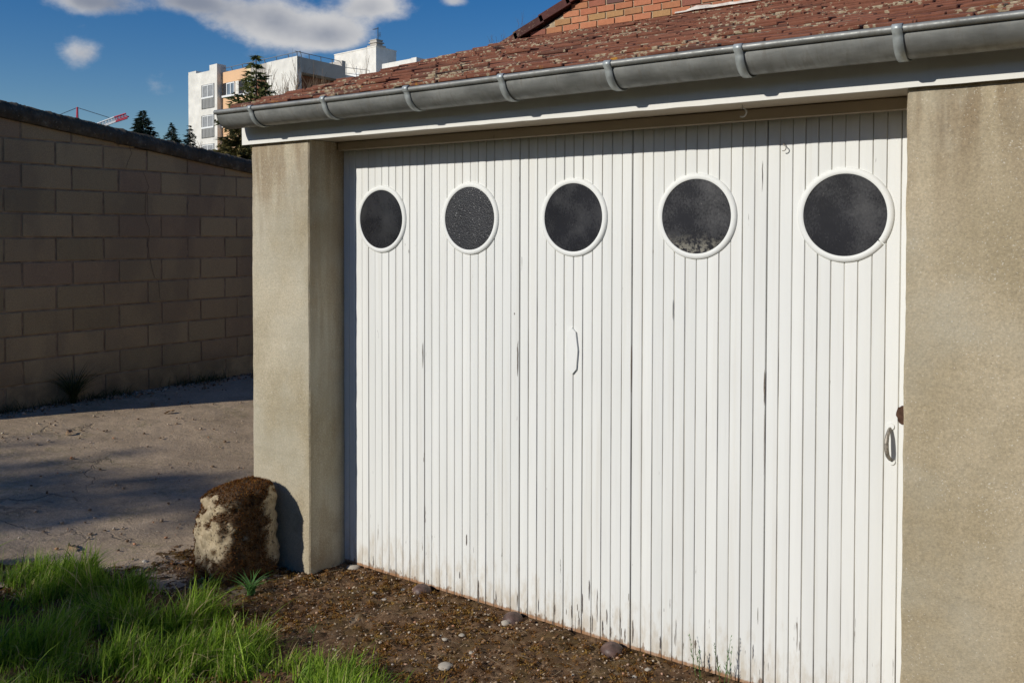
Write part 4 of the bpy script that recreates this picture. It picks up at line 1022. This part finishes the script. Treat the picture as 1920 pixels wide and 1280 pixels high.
def fb(mb, a0, a1, z0, z1, n0, n1, mi=0):                        # box on the front: along E1, out along N1
    o = np.array([K[0], K[1], 0]); mb.box((a0, n0, z0), (a1, n1, z1), mi, (o, E1, -E2, UZ))
def fs(mb, a0, a1, z0, z1, n0, n1, mi=0):                        # box on the flank
    o = np.array([K[0], K[1], 0]); mb.box((a0, n0, z0), (a1, n1, z1), mi, (o, E2, -E1, UZ))
aL = f1(361, 141)[0]; aM = f1(415, 131)[0]; aO = f1(500, 118)[0]; zt1 = f1(388, 137)[1]; zt2 = f1(450, 129)[1]; zt3 = f1(530, 111)[1]
flank = f2(648, 125)[0]; ztf = f2(600, 115)[1]
mb = MB(); fb(mb, 0, aO, 0, zt3, -.55, 0); fb(mb, 1.3, aO-.01, 0, zt3-.5, -10, -.551); mb.build('wall', M['b_white'], apt)['label'] = 'white end bay by the corner'
mb = MB(); aY = f1(462, 125)[0]
fb(mb, aO+.01, aY, 0, zt2, -10, -.05); o = mb.build('wall', M['b_yellow'], apt); o['label'] = 'cream part of the front'
mb = MB(); fb(mb, aY+.01, aM, 0, zt2, -10, -.05); o = mb.build('wall', M['b_orange'], apt); o['label'] = 'apricot part of the front'
mb = MB(); fb(mb, aM+.01, aL, 0, zt1, -10, .55); fb(mb, aM+.01, aM+1.5, zt1, zt1+.55, -.6, .55); fb(mb, aL-.02-1.6, aL-.02, zt1, zt1+.3, -.5, .54); o = mb.build('wall', M['b_white'], apt); o['label'] = 'projecting white bay at the left end'
# windows of the left bay: two-leaf window over a slatted balustrade panel
def bay_window(x0, y0, x1, y1):
    a1, zt = f1(x0, y0, .55); a0, _ = f1(x1, y0, .55); zb = f1((x0+x1)/2, y1, .55)[1]
    mb = MB(); fb(mb, a0, a1, zb, zt, .552, .565); w = mb.build('window', M['b_dark'], apt)
    mb = MB(); hh = zt-zb; zm = zb+hh*.47
    for q in (a0+.14, (a0+a1)/2, a1-.30): fb(mb, q-.05, q+.05, zm, zt-.1, .567, .62)
    fb(mb, a0+.09, a1-.25, zt-.14, zt-.05, .567, .618); fb(mb, a0+.09, a1-.05, zm-.12, zm+.05, .567, .625); mb.build('window_frame', M['b_frame'], w)
    mb = MB(); fb(mb, a0+.16, a1-.30, zm+.06, zt-.15, .566, .58); mb.build('pane', M['b_curtain'], w)
    mb = MB()
    for i in range(9): q = a0+.1+(a1-a0-.35)*i/8; fb(mb, q-.045, q+.045, zb+.08, zm-.13, .58, .612)
    fb(mb, a0+.05, a1-.2, zb+.05, zm-.14, .567, .578); mb.build('balustrade_panel', M['b_rail'], w)
for (x0, y0, x1, y1) in ((377, 161, 401, 204), (377, 218, 401, 259), (377, 272, 401, 315)): bay_window(x0, y0, x1, y1)
def front_window(x0, y0, x1, y1, open_dark):
    a1, zt = f1(x0, y0); a0, _ = f1(x1, y0); zb = f1((x0+x1)/2, y1)[1]
    mb = MB(); fb(mb, a0, a1, zb, zt, -.048, -.03); w = mb.build('window', M['b_dark'], apt)
    mb = MB()
    for t in (0.03, .33, .64): q = a0+(a1-a0)*t; fb(mb, q-.06, q+.06, zb+.05, zt-.05, -.028, .03)
    fb(mb, a0, a0+(a1-a0)*.66, zt-.16, zt-.04, -.027, .028); fb(mb, a0-.05, a1+.05, zb-.1, zb+.1, -.028, .1); mb.build('window_frame', M['b_frame'], w)
    mb = MB(); fb(mb, a0+.1, a0+(a1-a0)*.62, zb+.12, zt-.17, -.0295, -.02); mb.build('pane', M['b_glass'], w)
front_window(417, 157, 440, 180, True); front_window(448, 152, 480, 176, False); front_window(417, 212, 440, 236, True)
mb = MB(); aw0 = f1(447.5, 150)[0]; aw1 = f1(441.5, 150)[0]; fb(mb, aw0, aw1, f1(444, 180)[1], f1(444, 152)[1], -.048, .02); mb.build('window_pier', M['b_white'], apt)
# flank in shade: parapet, brown recessed wall, glazing
mb = MB(); fs(mb, .02, flank, 0, ztf-1.45, -8, -1.1); o = mb.build('wall', M['b_brown'], apt); o['label'] = 'brown recessed flank wall'
mb = MB(); fs(mb, .02, flank, ztf-1.40, ztf, -8, 0); fs(mb, flank-.5, flank, ztf, ztf+.55, -3, -.01); o = mb.build('parapet', M['b_grey'], apt)
for q in (2.2, 4.6):
    mb = MB(); fs(mb, q, q+1.6, ztf-4.1, ztf-2.5, -1.098, -1.05); w = mb.build('window', M['b_glass'], apt)
    mb = MB()
    for e in (q-.05, q+.77, q+1.6): fs(mb, e, e+.08, ztf-4.1, ztf-2.5, -1.049, -1.0)
    mb.build('window_frame', M['b_frame'], w)
# roof railings
mb = MB(); zr = f1(557, 95)[1]; r = .035
def P1(a, n, z): return np.array([K[0], K[1], 0])+E1*a-E2*n+UZ*z
def P2(a, n, z): return np.array([K[0], K[1], 0])+E2*a-E1*n+UZ*z
mb.tube([P1(0, -.4, zr), P1(aL-1.2, -.4, zr)], r, 5); mb.tube([P1(0, -.4, zr-.5), P1(aL-1.2, -.4, zr-.5)], r*.8, 5)
for k in range(10):
    a = (aL-1.2)*k/9; mb.tube([P1(a, -.4, zr), P1(a+.25, -.9, zt2-.3)], r*1.1, 5)
mb.tube([P2(0, -.4, zr), P2(flank, -.4, zr)], r, 5); mb.tube([P2(0, -.4, zr-.55), P2(flank, -.4, zr-.55)], r*.8, 5)
for k in range(5): a = .3+(flank-.3)*k/4; mb.tube([P2(a, -.4, zr), P2(a+.3, -.7, ztf-.2)], r*1.2, 5)
mb.build('roof_railing', M['steel'], apt)
# penthouse, low annex, chimney cap and aerial
KB = atd(705, 88, 98.)
def bx(O, mb, a0, a1, b0, b1, z0, z1, mi=0): mb.box((a0, b0, z0), (a1, b1, z1), mi, (np.array([O[0], O[1], 0]), E1, E2, UZ))
def along(px, py, O, N, E): return (hit(px, py, O, N)-O)@E
pa = along(627, 100, KB, N1, E1); pb = along(743, 98, KB, N2, E2); zP = KB[2]
mb = MB(); bx(KB, mb, 0, pa, 0, pb, 0, zP); bx(KB, mb, -.04, pa+.04, -.04, pb+.04, zP, zP+.12); o = mb.build('penthouse', M['b_white'], apt)
mb = MB(); bx(KB, mb, pa*.40, pa*.62, -.03, -.002, 0, zP-2.4); o = mb.build('penthouse_door', M['b_frame'], apt)
mb = MB(); bx(KB, mb, -.1, 1.5, .0, 1.5, zP+.125, zP+.28); bx(KB, mb, .15, 1.2, .2, 1.2, zP+.28, zP+.52); bx(KB, mb, .0, 1.35, .1, 1.35, zP+.52, zP+.64); bx(KB, mb, .15, 1.2, .2, 1.2, zP+.64, zP+.82); bx(KB, mb, .1, 1.25, .15, 1.25, zP+.82, zP+.9); mb.build('chimney_cap', M['b_grey'], apt)
mb = MB(); o0 = np.array([KB[0], KB[1], 0])+E1*.3+E2*.6
mb.tube([o0+UZ*(zP+.9), o0+UZ*(zP+2.25)], .045, 5); mb.tube([o0+UZ*(zP+2.1)+E1*-.1, o0+UZ*(zP+2.1)+E1*.85], .02, 4)
for k in range(5): mb.tube([o0+UZ*(zP+2.1)+E1*(.1+k*.16)-E2*.2, o0+UZ*(zP+2.1)+E1*(.1+k*.16)+E2*.2], .012, 4)
mb.tube([o0+UZ*(zP+1.35)-E1*.45, o0+UZ*(zP+1.35)+E1*.1], .02, 4)
for k in range(4): mb.tube([o0+UZ*(zP+1.1)-E1*(.15+k*.1), o0+UZ*(zP+1.65)-E1*(.15+k*.1)], .014, 4)
mb.build('aerial', M['cable'], apt)
KC = atd(777, 108, 93.); ca = along(716, 122, KC, N1, E1); zc = hit(745, 115, KC, N1)[2]
mb = MB(); bx(KC, mb, .02, ca, .02, 6, 0, zc); bx(KC, mb, -.3, .5, .0, 2.2, 0, KC[2]); o = mb.build('annex', M['b_white'], apt); o['label'] = 'low white rooftop annex at the right'
KD = atd(650, 128, 95.)
mb = MB(); bx(KD, mb, -16, 3.5, .2, 12, 0, KD[2]-1.6); mb.build('rear_wing', M['b_grey'], apt)
mb = MB(); rz = hit(640, 122, KD, N1)[2]
mb.tube([np.array([KD[0], KD[1], rz])+E1*2, np.array([KD[0], KD[1], rz])+E2*6], .03, 4); mb.tube([np.array([KD[0], KD[1], rz-.6])+E1*2, np.array([KD[0], KD[1], rz-.6])+E2*6], .025, 4)
for k in range(5): q = np.array([KD[0], KD[1], rz])+E2*(k*1.5); mb.tube([q, q-UZ*1.6], .03, 4)
mb.build('roof_railing', M['steel'], apt)
adopt(apt)

# ------------------------------------------------------------------ tower crane far off
DC = 210.
def cp(x, y): return atd(x, y, DC)
c0 = cp(145, 201); cr_ = empty('tower_crane', (c0[0], c0[1], .2), 'red and white tower crane jib far beyond the block wall', 'crane')
mb = MB()
for dx in (-1.6, 1.6): mb.tube([cp(145+dx*1.6, 262), cp(145+dx*.25, 201)], .16, 5)
for k in range(5): mb.tube([cp(143.6-.2*k, 209+k*10), cp(146.4+.2*k, 209+k*10)], .07, 4)
mb.build('mast_head', M['crane_red'], cr_)
def jib(x0, y0, x1, y1, dy, mat, n):
    mb = MB(); back = np.array([FX[0], FX[1], 0])*1.2
    A0, A1 = cp(x0, y0), cp(x1, y1); B0, B1 = cp(x0+3, y0+dy), cp(x1+3, y1+dy); mid0 = (A0+B0)/2+back; mid1 = (A1+B1)/2+back
    for a, b in ((A0, A1), (B0, B1), (mid0, mid1)): mb.tube([a, b], .16, 5)
    for k in range(n):
        t, t2 = k/n, (k+1)/n; l = lambda P, Q, u: P+(Q-P)*u
        mb.tube([l(A0, A1, t), l(B0, B1, (t+t2)/2)], .08, 4); mb.tube([l(B0, B1, (t+t2)/2), l(A0, A1, t2)], .08, 4); mb.tube([l(A0, A1, t), l(mid0, mid1, t2)], .07, 4)
    mb.build('jib', mat, cr_)['label'] = 'white lattice jib section' if mat is M['crane_white'] else 'red lattice jib tip'
jib(150, 244, 214, 220, 9, M['crane_white'], 12); jib(214, 220, 236, 213, 9, M['crane_red'], 4)
mb = MB(); mb.tube([cp(145, 202), cp(80, 228)], .07, 4); mb.tube([cp(145, 202), cp(205, 221)], .07, 4); mb.build('cable', M['cable'], cr_)
mb = MB(); mb.tube([np.array([c0[0], c0[1], .2]), np.array([c0[0], c0[1], cp(145, 262)[2]])], .9, 4); mb.build('mast', M['crane_red'], cr_)
adopt(cr_)

# ------------------------------------------------------------------ tree off to the left that shades the verge
def shade_tree():
    L = np.array([.39, 1.0]); k = 15.; zc = k*math.hypot(*L)*math.tan(SUN_EL)
    base = np.array([-3.1, -.9])-L*k
    root = empty('young_tree', (base[0], base[1], .2), 'young leafy tree standing left of the driveway', 'tree'); rr = np.random.default_rng(4)
    mb = MB(); mb.tube([(base[0], base[1], 0), (base[0]+.05, base[1], zc*.6), (base[0], base[1], zc+.7)], [.09, .07, .02], 8)
    T = []
    for (gx, gy, rad, n) in SHADE:
        kk = k+(rr.uniform(-.5, .5)); c = np.array([gx-L[0]*kk, gy-L[1]*kk, kk*math.hypot(*L)*math.tan(SUN_EL)+.1])
        mb.tube([(base[0], base[1], zc*.62), (*(base*.5+c[:2]*.5), (zc*.62+c[2])/2+.1), tuple(c)], [.035, .025, .01], 5)
        P = c+rr.normal(0, .5, (n, 3))*np.array([rad[0], rad[0], rad[1]]); d1 = rr.normal(0, 1, (n, 3))*.05; d2 = rr.normal(0, 1, (n, 3))*.035
        T.append(np.stack([P-d1, P+d2, P+d1, P-d2], 1))
    mb.build('trunk', M['bark'], root); V = np.concatenate(T).reshape(-1, 3)
    fast_mesh('crown', V, np.arange(len(V)).reshape(-1, 4), M['needle'], root); adopt(root)
SHADE = [(-3.5, -.5, (.75, .12), 420), (-2.9, .1, (.4, .10), 130), (-4.4, -.9, (.7, .15), 300), (-1.92, -1.16, (.36, .2), 190), (-1.5, -1.48, (.34, .22), 150), (-2.3, -1.9, (.5, .3), 200)]
shade_tree()

# ------------------------------------------------------------------ unseen greenery added behind the camera to block low sky
def sky_block_hedge():
    root = empty('sky_block_hedge', (0, -14.5, 0), 'dark evergreen row added behind the camera to cut sky light', 'sky_block_hedge'); rr = np.random.default_rng(8)
    n = 26000; x = rr.uniform(-16, 16, n); z = rr.uniform(0, 4.8, n)+.2*np.sin(x*1.7); y = -14.5+rr.choice([-1, 1], n)*(.55+.15*np.sin(x*2.3+z*2))+rr.normal(0, .1, n)
    P = np.stack([x, y, z], -1); d1 = rr.normal(0, .13, (n, 3)); d2 = rr.normal(0, .09, (n, 3))
    fast_mesh('foliage', np.stack([P-d1, P+d2, P+d1, P-d2], 1).reshape(-1, 3), np.arange(4*n).reshape(-1, 4), M['needle'], root)
    mb = MB(); mb.box((-16, -14.9, 0), (16, -14.1, 4.5)); mb.build('stems', M['bark'], root); adopt(root)
sky_block_hedge()
